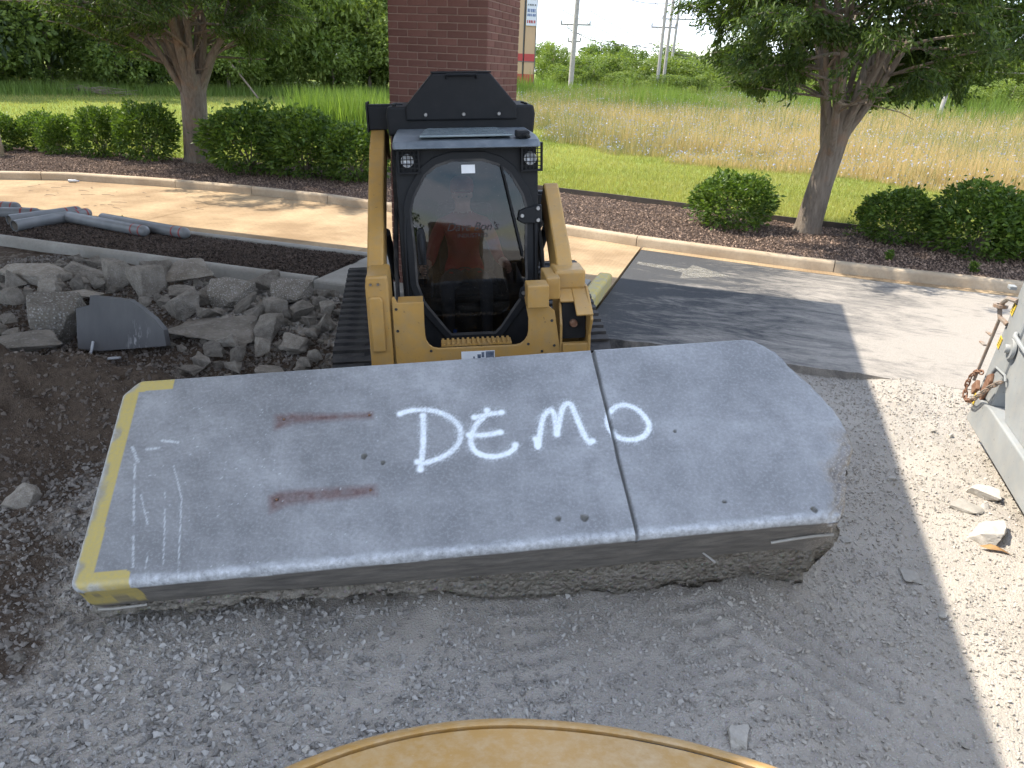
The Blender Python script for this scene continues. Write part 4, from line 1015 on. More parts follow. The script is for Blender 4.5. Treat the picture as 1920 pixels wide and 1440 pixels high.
# single stones that stand out on the ground
for (u, v, s, fl_, lab) in [(-1.95, 2.15, .115, .7, 'fist-sized pale stone on the gravel in front of the slab'), (1.97, 5.45, .23, .45, 'long pale concrete flake lying beside the grey container'), (1.80, 5.22, .20, .25, 'flat pale concrete flake left of the long flake'), (1.86, 4.93, .30, .35, 'largest flat pale flake beside the brown leaf'), (1.30, 4.29, .15, .3, 'flat pale stone at the edge of the shadow'), (-4.12, 2.98, .22, .5, 'pale rock half buried in the dark dirt at the left edge'), (0.33, 2.62, .13, .5, 'round grey stone at the bottom of the yard near the hood'), (1.92, 5.28, .09, .5, 'small pale stone between the two flakes'), (1.36, 5.5, .07, .4, 'small pale stone on the sunny gravel near the shadow edge'), (0.95, 4.55, .09, .35, 'pale stone near the broken end of the slab'), (-3.0, 1.95, .07, .6, 'grey stone in the gravel left of the slab corner')]:
    o = link_mesh('loose_stone', (CHUNKS if u < -2.5 else PALE)[rr.randrange(14)], None, None, (u, v, float(gh(u, v)) + s * fl_ * 0.22), (rr.uniform(-.15, .15), rr.uniform(-.15, .15), rr.uniform(0, 6)), (s, s * 0.7, s * fl_))
    tag(o, lab, 'stone', 'loose stones lying on the ground')
for k in range(70):
    u = rr.uniform(-3.5, 2.4); v = rr.uniform(1.3, 6.8)
    if u < 1.2 and 2.2 < v < 6.2 and u > -3.2: continue
    s = rr.uniform(0.03, 0.065)
    o = link_mesh('loose_stone', PALE[rr.randrange(14)], None, None, (u, v, float(gh(u, v)) + s * 0.2), (rr.uniform(-.3, .3), rr.uniform(-.3, .3), rr.uniform(0, 6)), (s, s * 0.75, s * 0.6))
    tag(o, 'small loose stone on the gravel of the yard', 'stone', 'loose stones lying on the ground')
lf = MB(); lf.add([(-.09, .01, .005), (-.02, .035, .02), (.05, .01, .012), (.09, -.03, .005), (.03, -.03, .022), (-.04, -.02, .012), (0, 0, .035)], [(0, 6, 1), (1, 6, 2), (2, 6, 3), (3, 6, 4), (4, 6, 5), (5, 6, 0)])
tag(lf.build('dry_leaf', 'brown_leaf', None, loc=(1.86, 4.74, float(gh(1.86, 4.74)) + 0.01)), 'curled dry brown leaf in the sun beside the flat flake', 'leaf')
# ================================================================== THE TRACK LOADER
ld = empty('track_loader', (-1.844, 5.207, 0.0), (0, R(-3.0), R(23.5)))
tag(ld, 'yellow and black compact track loader with closed glass door, facing the slab', 'track loader')
LEAN = 0.11
ly = lambda z: max(0, z - 0.73) * LEAN          # the front of the cab leans back a little
DOOR = [(-.19, .735), (.20, .735), (.41, 1.01), (.47, 1.17), (.475, 1.75), (.44, 1.86), (.34, 2.02), (.25, 2.085), (.12, 2.125), (-.12, 2.125), (-.25, 2.085), (-.34, 2.02), (-.44, 1.86), (-.475, 1.75), (-.46, 1.17), (-.40, 1.0)]
OUT = [(-.515, .62), (.515, .62), (.525, 2.10), (.50, 2.165), (-.50, 2.165), (-.525, 2.10)]
def cast(poly, c, th):
    d = (math.cos(th), math.sin(th)); best = None
    for i in range(len(poly)):
        (x0, y0), (x1, y1) = poly[i - 1], poly[i]
        ex, ey = x1 - x0, y1 - y0; det = d[0] * (-ey) + ex * d[1]
        if abs(det) < 1e-9: continue
        bx_, by_ = x0 - c[0], y0 - c[1]
        t = (-bx_ * ey + ex * by_) / det; s_ = (d[0] * by_ - d[1] * bx_) / det
        if t > 0 and -1e-6 <= s_ <= 1 + 1e-6 and (best is None or t < best): best = t
    return (c[0] + d[0] * best, c[1] + d[1] * best)
DC = (0, 1.42); THS = [2 * math.pi * k / 72 for k in range(72)]
o_out = [cast(OUT, DC, t) for t in THS]; o_door = [cast(DOOR, DC, t) for t in THS]
def inset(poly, k): return [(DC[0] + (x - DC[0]) * (1 - k / math.hypot(x, z - DC[1])), DC[1] + (z - DC[1]) * (1 - k / math.hypot(x, z - DC[1]))) for x, z in poly]
def leanify(o):
    for v in o.data.vertices: v.co.y += ly(v.co.z)
    return o
leanify(MB().ring(o_out, o_door, 0.0, 0.07).build('cab_front_frame', 'black_paint', ld, bev=0.006))
leanify(MB().ring(inset(o_door, -0.012), inset(o_door, 0.045), -0.022, -0.002).build('door_frame', 'black_paint', ld, bev=0.005))
leanify(MB().ring(inset(o_door, 0.040), inset(o_door, 0.058), -0.026, -0.016).build('door_seal', 'rubber', ld))
gl = inset(o_door, 0.045)
gv = [(x, -0.012 - 0.02 * (1 - (x / .5) ** 2) * (1 - ((z - 1.42) / .75) ** 2) * 0.6, z) for x, z in gl] + [(x * 0.5, -0.016 - 0.012, DC[1] + (z - DC[1]) * 0.5) for x, z in gl] + [(0, -0.031, DC[1])]
gf = [(i, (i + 1) % 72, 72 + (i + 1) % 72, 72 + i) for i in range(72)] + [(72 + i, 72 + (i + 1) % 72, 144) for i in range(72)]
dg = leanify(MB().add(gv, gf).build('door_glass', 'door_glass', ld, smooth=True, ang=80))
tx = MB().bx(-.045, .055, -0.031, -0.029, 1.985, 2.045); leanify(tx.build('paper_sticker', 'white_paper', dg))
M['decal_faint'] = simple('decal_faint', (0.045, 0.035, 0.035), (0.02, 0.018, 0.018), 40, 0.8, 0)
text_mesh('Dave Bon’s', 0.085, 'decal_faint', 'window_lettering', dg, (0.02, -0.036 + ly(1.56), 1.575), (R(90), 0, 0), shear=0.35)
text_mesh('INDUSTRIES', 0.043, 'decal_faint', 'window_lettering', dg, (0.02, -0.036 + ly(1.53), 1.525), (R(90), 0, 0))
# wiper, latch handle, hinges
mb = MB(); mb.tube([(.245, -.045 + ly(2.04), 2.04), (.30, -.05 + ly(1.8), 1.80), (.385, -.05 + ly(1.42), 1.42), (.395, -.045 + ly(1.37), 1.37)], 0.008, 6)
mb.box((.333, -.04 + ly(1.68), 1.68), (0.012, 0.016, 0.60), Matrix.Rotation(R(-13.0), 3, 'Y')); mb.build('wiper', 'black_paint', ld)
leanify(MB().prism([(-.40, 1.33), (-.335, 1.33), (-.335, 1.55), (-.35, 1.60), (-.38, 1.605), (-.40, 1.57)], -0.05, -0.02).build('latch_plate', 'black_paint', ld, bev=0.01))
h = MB(); h.tube([(-.362, -.05, 1.35), (-.362, -.075, 1.40), (-.362, -.075, 1.52), (-.367, -.05, 1.56)], [.012, .016, .022, .016], 8); leanify(h.build('door_handle', 'black_paint', ld, smooth=True))
for z in (1.68, 1.10):
    mb = MB(); mb.prism([(.36, z - .04), (.40, z - .065), (.545, z - .065), (.545, z + .07), (.43, z + .05), (.375, z + .03)], -0.05, -0.015); hg = leanify(mb.build('door_hinge', 'black_paint', ld, bev=0.008))
    for bx_, bz in ((.395, z - .005), (.515, z + .045), (.515, z - .04)):
        leanify(MB().lathe([(0.0001, -.062), (.013, -.062), (.016, -.056), (.016, -.048)], (bx_, 0, bz), 'y', 12).build('hinge_bolt', 'steel', hg, smooth=True, ang=30))
MB().tube([(.50, -.03 + ly(1.1), 1.10), (.50, -.03 + ly(1.6), 1.62)], .014, 8).build('hinge_rod', 'black_paint', ld, smooth=True)
MB().tube([(-.49, -.03 + ly(.95), 0.95), (-.49, -.035 + ly(1.3), 1.30), (-.482, -.03 + ly(1.6), 1.58), (-.47, -.02 + ly(1.7), 1.68)], .010, 8).build('grab_rail', 'black_paint', ld, smooth=True)
# cab shell
cy0 = 0.16
MB().bx(-.515, .515, 1.02, 1.06, .62, 2.16).build('cab_back', 'black_paint', ld)
for sx in (-1, 1):
    mb = MB(); mb.bx(sx * .50, sx * .52, .06, 1.05, .62, 1.12); mb.bx(sx * .50, sx * .52, .20, 1.05, 2.02, 2.16); mb.bx(sx * .50, sx * .52, .90, 1.05, 1.12, 2.02)
    mb.prism([(.04, .62), (.08, .62), (.25, 2.1), (.19, 2.1)], sx * .50, sx * .521, 'x')
    for k in range(7): mb.bx(sx * .505, sx * .515, .22 + k * .1, .235 + k * .1, 1.12, 2.02)
    for k in range(6): mb.bx(sx * .507, sx * .513, .12, .92, 1.24 + k * .13, 1.252 + k * .13)
    mb.build('cab_side', 'black_paint', ld)
MB().bx(-.515, .515, .0, 1.05, .55, .615).build('cab_floor', 'dark_void', ld)
rf = MB().prism([(.02, 2.17), (.10, 2.215), (.30, 2.235), (1.06, 2.235), (1.06, 2.15), (.16, 2.15)], -.535, .535, 'x').build('cab_roof', 'roof_paint', ld, bev=0.02)
MB().prism([(-.34, .13), (.34, .13), (.27, .80), (-.29, .80)], 2.237, 2.252, 'z').build('roof_window', 'roof_glass' if 'roof_glass' in M else 'roof_paint', rf, bev=0.006)
MB().bx(.36, .46, .10, .22, 2.225, 2.275).build('roof_latch', 'black_paint', rf, bev=0.012)
MB().tube([(.41, .08, 2.24), (.43, .03, 2.25), (.45, .06, 2.235)], .012, 6).build('roof_latch_lever', 'black_paint', rf)
mb = MB(); mb.bx(-.30, .36, .012, .035, 2.10, 2.16); 
# work lights behind wire guards
for sx, x0 in ((-1, -.425), (1, .475)):
    g = MB()
    zc = 2.095; yy = -.05 + ly(2.1)
    for k in range(6): g.bx(x0 - .07 + k * .028 - .003, x0 - .07 + k * .028 + .003, yy - .004, yy + .004, zc - .095, zc + .085)
    for k in range(7): g.bx(x0 - .073, x0 + .073, yy - .003, yy + .003, zc - .095 + k * .03 - .003, zc - .095 + k * .03 + .003)
    g.bx(x0 - .08, x0 - .07, yy - .006, yy + .06, zc - .10, zc + .095); g.bx(x0 + .07, x0 + .08, yy - .006, yy + .06, zc - .10, zc + .095)
    g.bx(x0 - .08, x0 + .08, yy - .006, yy + .06, zc + .085, zc + .097); g.bx(x0 - .08, x0 + .08, yy - .006, yy + .06, zc - .105, zc - .095)
    g = g.build('light_guard', 'black_paint', ld)
    lp = MB().lathe([(0.0001, .025), (.02, .022), (.036, .012), (.042, 0), (.046, .0), (.046, .05)], (x0 - .01, yy + .012, zc - .015), 'y', 20).build('work_light', 'lamp', ld, smooth=True, ang=40)
# black engine cover with sloped top behind the roof
eb = MB().prism([(-.60, 2.18), (.60, 2.18), (.615, 2.34), (.60, 2.41), (-.60, 2.41), (-.615, 2.34)], .98, 1.75).build('rear_cover', 'black_paint', ld, bev=0.02)
hd = MB().prism([(-.45, 2.30), (.46, 2.30), (.46, 2.41), (.245, 2.655), (-.225, 2.655), (-.45, 2.41)], .955, 1.6).build('sloped_hood', 'black_paint', eb, bev=0.012)
MB().bx(-.235, .255, .96, 1.6, 2.656, 2.668).build('hood_cap', 'black_paint', hd, bev=0.004)
hh_ = MB(); hh_.tube([(-.11, .935, 2.62), (-.11, .915, 2.645), (.13, .915, 2.645), (.13, .935, 2.62)], .012, 8); hh_.build('hood_handle', 'black_paint', hd, smooth=True)
for x in (-.29, .02, .31): MB().lathe([(0.0001, -.016), (.012, -.016), (.016, -.010), (.016, 0)], (x, .955, 2.345), 'y', 12).build('hood_bolt', 'steel', hd, smooth=True, ang=30)
for sx in (-1, 1):
    for k in range(3): MB().lathe([(.016, 0), (.016, .012), (.0001, .012)], (sx * .545, 1.06 + k * .12, 2.41), 'z', 10).build('cover_bolt', 'black_paint', eb)
# chassis, rear body
MB().bx(-.60, .60, .06, 2.25, .32, .62).build('chassis', 'dark_void', ld, bev=0.02)
MB().prism([(1.08, .60), (2.3, .60), (2.35, 1.1), (2.2, 1.75), (1.75, 2.17), (1.08, 2.17)], -.56, .56, 'x').build('engine_housing', 'black_paint', ld, bev=0.02)
# lift arms
def beam(path, x0, x1, hw):
    """bar of rectangular section along a (y,z) path"""
    L = []; Rr = []
    for i, p in enumerate(path):
        a = Vector(path[max(i - 1, 0)]); b = Vector(path[min(i + 1, len(path) - 1)]); t = (b - a).normalized(); n = Vector((-t.y, t.x))
        L.append((p[0] + n.x * hw[i], p[1] + n.y * hw[i])); Rr.append((p[0] - n.x * hw[i], p[1] - n.y * hw[i]))
    mb = MB(); k = len(path); vs_ = []
    for x in (x0, x1): vs_ += [(x, y, z) for y, z in L] + [(x, y, z) for y, z in Rr]
    fs_ = []
    for i in range(k - 1):
        fs_ += [(i, i + 1, 2 * k + i + 1, 2 * k + i), (k + i + 1, k + i, 3 * k + i, 3 * k + i + 1), (i + 1, i, k + i, k + i + 1), (2 * k + i, 2 * k + i + 1, 3 * k + i + 1, 3 * k + i)]
    fs_ += [(0, 2 * k, 3 * k, k), (k - 1, 2 * k - 1, 4 * k - 1, 3 * k - 1)]
    return mb.add(vs_, fs_)
arm_path = [(1.75, 2.02), (1.30, 2.14), (0.9, 1.98), (0.4, 1.66), (0.0, 1.37), (-.18, 1.22)]
for sx in (-1, 1):
    xo = -.025 if sx < 0 else 0
    arm = beam(arm_path if sx < 0 else [(.56, 1.755), (.5, 1.715), (.3, 1.58), (.15, 1.475), (0.0, 1.37), (-.18, 1.22)], sx * .615 + xo, sx * .735 + xo, [.11, .12, .13, .13, .14, .15]).build('lift_arm', 'yellow_paint', ld, bev=0.014)
    beam([(1.72, .62), (1.68, 1.5), (1.62, 2.2)], sx * .60, sx * .60 - sx * .03, [.16, .14, .12]).build('upright', 'black_paint', ld, bev=0.01)
    mb = MB(); dz = 0 if sx < 0 else -.75; mb.bx(sx * .60, sx * .77, 1.16, 1.36, 2.22 + dz, 2.40 + dz); mb.bx(sx * .48, sx * .79, 1.2, 1.3, 2.36 + dz, 2.42 + dz); mb.bx(sx * .77, sx * .785, 1.14, 1.40, 2.2 + dz, 2.44 + dz); mb.build('arm_bracket', 'black_paint', ld, bev=0.006)
    MB().tube([(sx * .655, 1.5, .85), (sx * .655, .55, 1.48)], .035, 12).build('lift_cylinder', 'black_paint', ld, smooth=True)
    for k in range(2):
        MB().tube([(sx * .57, 1.2, 2.2 - k * .05), (sx * .575, .9, 1.95 - k * .08), (sx * .56, .55, 1.7 - k * .05), (sx * .575, .25, 1.35 - k * .1), (sx * .57, .05, 1.0)], .016, 8).build('hydraulic_hose', 'rubber', ld, smooth=True)
beam([(.5, 1.62), (1.1, 1.45), (1.66, 1.25)], .62, .70, [.06, .07, .08]).build('arm_link', 'black_paint', ld, bev=0.01)
# left arm leg: closed plate with a cylinder cover
MB().prism([(-.76, .30), (-.60, .30), (-.595, 1.33), (-.60, 1.40), (-.745, 1.40), (-.755, 1.33)], -.52, -.16).build('arm_leg', 'yellow_paint', ld, bev=0.015)
cp = MB().prism([(-.735, .86), (-.645, .86), (-.64, 1.23), (-.655, 1.26), (-.725, 1.26), (-.74, 1.23)], -.548, -.522).build('cylinder_cover', 'yellow_paint', ld, bev=0.01)
for x in (-.715, -.665): MB().lathe([(0.0001, -.012), (.008, -.012), (.010, 0)], (x, -.523, 1.345), 'y', 10).build('cover_bolt', 'steel', cp)
# right arm leg: open hollow end with its pin
rl = MB(); rl.bx(.575, .80, -.40, -.15, 1.22, 1.36); rl.build('arm_cap', 'yellow_paint', ld, bev=0.02)
rl = MB(); rl.prism([(-.15, 1.24), (-.15, .30), (-.52, .30), (-.52, 1.0), (-.40, 1.24)], .600, .618, 'x'); rl.prism([(-.15, 1.24), (-.15, .30), (-.55, .30), (-.55, .93), (-.62, 1.06), (-.56, 1.13), (-.40, 1.24)], .800, .820, 'x'); rl.bx(.618, .80, -.20, -.16, .30, 1.22)
rl.prism([(-.36, 1.245), (-.62, 1.10), (-.61, 1.085), (-.36, 1.22)], .70, .82, 'x'); rl.prism([(-.36, 1.245), (-.50, 1.165), (-.49, 1.15), (-.36, 1.22)], .600, .70, 'x'); rl.bx(.618, .80, -.55, -.50, .70, .86)
rl = rl.build('arm_leg', 'yellow_paint', ld, bev=0.006)
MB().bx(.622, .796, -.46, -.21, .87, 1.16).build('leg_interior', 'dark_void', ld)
MB().lathe([(.0001, -.03), (.022, -.03), (.028, -.02), (.028, .06)], (.705, -.47, .99), 'y', 14).build('coupler_pin', 'rust', ld, smooth=True, ang=40)
bl = MB(); bl.box((.425, -.56, 1.245), (.15, .16, .16)); bl.build('stop_block', 'yellow_paint', ld, bev=0.008)
MB().bx(.50, .60, -.50, -.2, 1.18, 1.34).build('arm_gusset', 'yellow_paint', ld, bev=0.01)
# coupler plate with its rounded cut-out
cut = [(-.363, 1.205), (-.366, 1.05)] + [(-.275 + .09 * math.cos(t), .955 + .10 * math.sin(t)) for t in [math.pi, 3.5, 3.9, 4.3, 4.71]] + [(-.2, .855), (.2, .855)] + [(.275 + .095 * math.cos(t), .955 + .10 * math.sin(t)) for t in [4.71, 5.1, 5.5, 5.9, 6.28]] + [(.372, 1.05), (.345, 1.21)]
pl = [(-.58, .25), (-.58, 1.24), (-.565, 1.25), (-.545, 1.205)] + cut + [(.43, 1.215), (.56, 1.10), (.605, .80), (.62, .25)]
cpl = MB().prism(pl, -.515, -.490).build('coupler_plate', 'yellow_paint', ld, bev=0.004)
MB().bx(-.545, -.37, -.49, -.34, 1.175, 1.200).build('coupler_ledge', 'yellow_paint', cpl, bev=0.004)
sg = MB(); sg.bx(-.255, .255, -.47, -.36, .852, .864)
for k in range(14): sg.bx(-.25 + k * .0365, -.232 + k * .0365, -.475, -.36, .864, .876)
sg.build('step_grip', 'yellow_paint', ld)
for x, z in ((-.33, .84), (.37, .86), (.54, 1.03), (.56, .84), (-.555, 1.16), (-.555, 1.0), (.47, .80)):
    MB().lathe([(0.0001, -.520), (.009, -.520), (.011, -.514)], (x, 0, z), 'y', 10).build('plate_bolt', 'label_black', cpl)
dc = MB().bx(-.115, .125, -.5185, -.5165, .755, .825).build('worn_decal', 'white_paper', cpl)
for (a, b, c_, d_) in ((.03, .05, .775, .815), (.0, .025, .77, .80), (.06, .12, .765, .82), (-.03, -.02, .77, .785)):
    MB().bx(a, b, -.5196, -.5187, c_, d_).build('decal_print', 'decal_blue', dc)
MB().bx(-.56, .60, -.49, -.20, .25, .50).build('carriage', 'dark_void', ld, bev=0.01)
# interior
st_ = MB(); st_.bx(-.25, .25, .50, .92, .92, 1.03); st_.build('seat_cushion', 'seat', ld, bev=0.04)
MB().box((0, .93, 1.32), (.48, .12, .62), Matrix.Rotation(R(-8), 3, 'X')).build('seat_back', 'seat', ld, bev=0.05)
MB().bx(-.28, .28, .52, .95, .60, .92).build('seat_base', 'dark_void', ld)
for sx in (-1, 1):
    MB().bx(sx * .30, sx * .44, .25, .85, 1.0, 1.12).build('armrest', 'seat', ld, bev=0.03)
    MB().tube([(sx * .36, .26, 1.10), (sx * .355, .245, 1.2), (sx * .345, .235, 1.27)], [.015, .016, .024], 10).build('joystick', 'black_paint', ld, smooth=True)
bo = empty('water_bottle', (0, 0, 0)); 
bo.matrix_world = Matrix.Translation((-2.02, 5.15, 0.605)) 
tag(bo, 'small clear water bottle with blue cap on the cab floor behind the door', 'bottle')
MB().lathe([(.0001, 0), (.028, .0), (.03, .01), (.03, .12), (.022, .15), (.013, .165), (.013, .175)], seg=18).build('bottle_body', 'bottle_plastic', bo, smooth=True)
MB().lathe([(.0001, .195), (.014, .194), (.015, .175), (.013, .172)], seg=14).build('bottle_cap', 'blue_cap', bo, smooth=True)
# rubber tracks with their lugs
prof = []
def arcp(c, r, a0, a1, n):
    return [(c[0] + r * math.cos(R(a0 + (a1 - a0) * k / n)), c[1] + r * math.sin(R(a0 + (a1 - a0) * k / n))) for k in range(n + 1)]
loop_yz = arcp((.22, .34), .30, 255, 100, 10)[::1]
loop_yz = arcp((.25, .33), .31, 265, 105, 10) + arcp((1.62, .62), .27, 95, -20, 9) + arcp((1.85, .27), .25, -20, -90, 5)
def resample(P, n):
    P = np.array(P + [P[0]]); d = np.concatenate([[0], np.cumsum(np.linalg.norm(np.diff(P, axis=0), axis=1))])
    s_ = np.linspace(0, d[-1], n, endpoint=False); return np.stack([np.interp(s_, d, P[:, 0]), np.interp(s_, d, P[:, 1])], -1), d[-1]
LPt, per = resample(loop_yz, 120)
lugme = MB().prism([(-.20, -.030), (.20, -.030), (.20, .022), (.12, .030), (.06, .016), (.0, .030), (-.06, .016), (-.12, .030), (-.20, .022)], 0, .030, 'z').mesh('track_lug'); lugme.materials.append(M['rubber'])
slotme = MB().bx(-.03, .03, -.016, .016, -.012, .004).mesh('track_window'); slotme.materials.append(M['dark_void'])
for sx in (-1, 1):
    xc = sx * .915; hw = .205
    tg = np.roll(LPt, -1, 0) - np.roll(LPt, 1, 0); tg /= np.linalg.norm(tg, axis=1)[:, None]; nn = np.stack([tg[:, 1], -tg[:, 0]], -1)
    cen_ = LPt.mean(0)
    if ((LPt - cen_) * nn).sum() < 0: nn = -nn
    n = len(LPt); inn = LPt - nn * 0.035
    vs_ = [(xc - hw, y, z) for y, z in LPt] + [(xc + hw, y, z) for y, z in LPt] + [(xc - hw, y, z) for y, z in inn] + [(xc + hw, y, z) for y, z in inn]
    fs_ = []
    for i in range(n):
        j = (i + 1) % n
        fs_ += [(i, j, n + j, n + i), (2 * n + j, 2 * n + i, 3 * n + i, 3 * n + j), (j, i, 2 * n + i, 2 * n + j), (n + i, n + j, 3 * n + j, 3 * n + i)]
    tr_ = MB().add(vs_, fs_).build('track', 'rubber', ld)
    NL = int(per / 0.105)
    LQ, _ = resample(loop_yz, NL)
    tq = np.roll(LQ, -1, 0) - np.roll(LQ, 1, 0)
    for (y, z), t in zip(LQ, tq):
        t = t / np.linalg.norm(t); nv = np.array([t[1], -t[0]])
        if ((np.array([y, z]) - cen_) @ nv) < 0: nv = -nv
        mw = Matrix(((1, 0, 0, xc), (0, t[0] if nv[1] * t[0] - nv[0] * t[1] > 0 else -t[0], nv[0], y), (0, t[1] if nv[1] * t[0] - nv[0] * t[1] > 0 else -t[1], nv[1], z), (0, 0, 0, 1)))
        lg = link_mesh('track_lug', lugme, None, tr_); lg.matrix_local = mw
        if sx < 0 and z > 0.3:
            y2 = y + t[0] * 0.05; z2 = z + t[1] * 0.05
            sl2 = link_mesh('track_window', slotme, None, tr_); m2_ = mw.copy(); m2_[0][3] = xc + .075; m2_[1][3] = y2; m2_[2][3] = z2; sl2.matrix_local = m2_
    uc = MB()
    for (c_, r_) in (((.25, .33), .25), ((1.62, .62), .21), ((1.85, .27), .2)): uc.lathe([(.0001, xc - .1), (r_, xc - .1), (r_, xc + .1), (.0001, xc + .1)], (0, c_[0], c_[1]), 'x', 20)
    for k in range(4): uc.lathe([(.0001, xc - .1), (.10, xc - .1), (.10, xc + .1), (.0001, xc + .1)], (0, .62 + k * .3, .15), 'x', 14)
    uc.bx(xc - .06, xc + .06, .3, 1.8, .22, .5)
    uc.build('track_rollers', 'black_paint', ld, smooth=True, ang=30)
# forks under the slab
for fu in (1.55, 2.45):
    p = Vector(S_P0) + Vector(S_U) * fu
    a = p + Vector(S_V) * 0.35 - Vector(S_N) * 0.46; b = p + Vector(S_V) * 1.5 - Vector(S_N) * 0.46
    mb = MB(); mi = ld.matrix_basis.inverted() if False else None
    mw = Matrix.LocRotScale(ld.location, ld.rotation_euler, None).inverted()
    a, b = mw @ a, mw @ b
    mb.tube([a, b], .05, 4); mb.tube([b, (b.x, -.35, .42)], .05, 4); mb.build('fork', 'steel', ld)

# ---- the operator, seen dimly through the door
def person(parent_mw):
    J = {'pel': (0, .66, 1.10, .13), 'sp1': (0, .68, 1.24, .135), 'sp2': (0, .66, 1.38, .145), 'chest': (0, .63, 1.50, .15), 'neck': (0, .60, 1.63, .055), 'jaw': (0, .555, 1.70, .06), 'head': (0, .56, 1.78, .082), 'crown': (0, .575, 1.86, .062)}
    E_ = [('pel', 'sp1'), ('sp1', 'sp2'), ('sp2', 'chest'), ('chest', 'neck'), ('neck', 'jaw'), ('jaw', 'head'), ('head', 'crown')]
    for s, sx in (('L', -1), ('R', 1)):
        J.update({'sh' + s: (sx * .175, .62, 1.53, .066), 'up' + s: (sx * .235, .55, 1.42, .056), 'el' + s: (sx * .28, .47, 1.27, .046), 'fo' + s: (sx * .325, .36, 1.25, .040), 'wr' + s: (sx * .345, .285, 1.245, .026), 'pa' + s: (sx * .346, .235, 1.25, .030),
                  'hip' + s: (sx * .10, .60, 1.08, .095), 'th' + s: (sx * .135, .42, 1.10, .082), 'kn' + s: (sx * .155, .23, 1.10, .062), 'ca' + s: (sx * .155, .21, .90, .056), 'an' + s: (sx * .155, .20, .69, .042), 'he' + s: (sx * .155, .17, .655, .045), 'to' + s: (sx * .16, .06, .645, .034)})
        E_ += [('chest', 'sh' + s), ('sh' + s, 'up' + s), ('up' + s, 'el' + s), ('el' + s, 'fo' + s), ('fo' + s, 'wr' + s), ('wr' + s, 'pa' + s), ('pel', 'hip' + s), ('hip' + s, 'th' + s), ('th' + s, 'kn' + s), ('kn' + s, 'ca' + s), ('ca' + s, 'an' + s), ('an' + s, 'he' + s), ('he' + s, 'to' + s)]
        for k in range(4):
            zz = 1.28 - k * .019; r_ = .0085 - .0006 * k; ln = [1, 1.08, 1.0, .82][k]
            J.update({f'f{k}a{s}': (sx * .350, .215, zz, r_ + .002), f'f{k}b{s}': (sx * (.350 - .012), .215 - .03 * ln, zz, r_), f'f{k}c{s}': (sx * (.350 - .038 * ln), .215 - .036 * ln, zz, r_ * .9)})
            E_ += [('pa' + s, f'f{k}a{s}'), (f'f{k}a{s}', f'f{k}b{s}'), (f'f{k}b{s}', f'f{k}c{s}')]
        J.update({'ta' + s: (sx * .325, .24, 1.285, .012), 'tb' + s: (sx * .315, .21, 1.292, .010)}); E_ += [('pa' + s, 'ta' + s), ('ta' + s, 'tb' + s)]
    J.update({'nose': (0, .462, 1.765, .012), 'brow': (0, .485, 1.80, .03), 'earL': (-.085, .565, 1.77, .014), 'earR': (.085, .565, 1.77, .014), 'chin': (0, .495, 1.69, .026)}); E_ += [('head', 'brow'), ('brow', 'nose'), ('head', 'earL'), ('head', 'earR'), ('jaw', 'chin')]
    names = list(J); me = bpy.data.meshes.new('person'); me.from_pydata([J[n][:3] for n in names], [(names.index(a), names.index(b)) for a, b in E_], [])
    o = bpy.data.objects.new('person_tmp', me); COL.objects.link(o)
    o.modifiers.new('skin', 'SKIN'); sub = o.modifiers.new('sub', 'SUBSURF'); sub.levels = 2; sub.render_levels = 2
    for i, n in enumerate(names):
        sv = me.skin_vertices[0].data[i]; sv.radius = (J[n][3], J[n][3]); sv.use_root = n == 'pel'
    bpy.context.view_layer.update()
    fm = bpy.data.meshes.new_from_object(o.evaluated_get(bpy.context.evaluated_depsgraph_get()))
    bpy.data.objects.remove(o)
    fm.materials.clear()
    for k in ('red_shirt', 'skin', 'trousers', 'boot'): fm.materials.append(M[k])
    for p in fm.polygons:
        c = p.center; k = 0
        if c.z > 1.635 or (abs(c.x) > .27 and c.y < .40 and c.z > 1.18): k = 1
        elif c.z < .735: k = 3
        elif c.z < 1.17 and (c.y < .58 or c.z < 1.13): k = 2
        p.material_index = k; p.use_smooth = True
    root = link_mesh('person', fm); root.matrix_world = parent_mw
    cp_ = MB().lathe([(.088, 1.80), (.096, 1.84), (.088, 1.89), (.06, 1.92), (.0001, 1.93)], (0, .57, 0), 'z', 20); cp_.prism([(-.07, .49), (.07, .49), (.055, .40), (-.055, .40)], 1.815, 1.823, 'z')
    cp_.build('cap', 'cap_red', root, smooth=True, ang=50)
    for sx in (-1, 1): MB().lathe([(.0001, -.010), (.006, -.007), (.008, 0)], (sx * .031, .478, 1.775), 'y', 10).build('eye', 'boot', root)
    return tag(root, 'person in a dark red shirt sitting behind the loader door glass', 'person')
person(Matrix.LocRotScale(ld.location, ld.rotation_euler, None) @ Matrix.Translation((-0.03, 0.02, -0.02)))

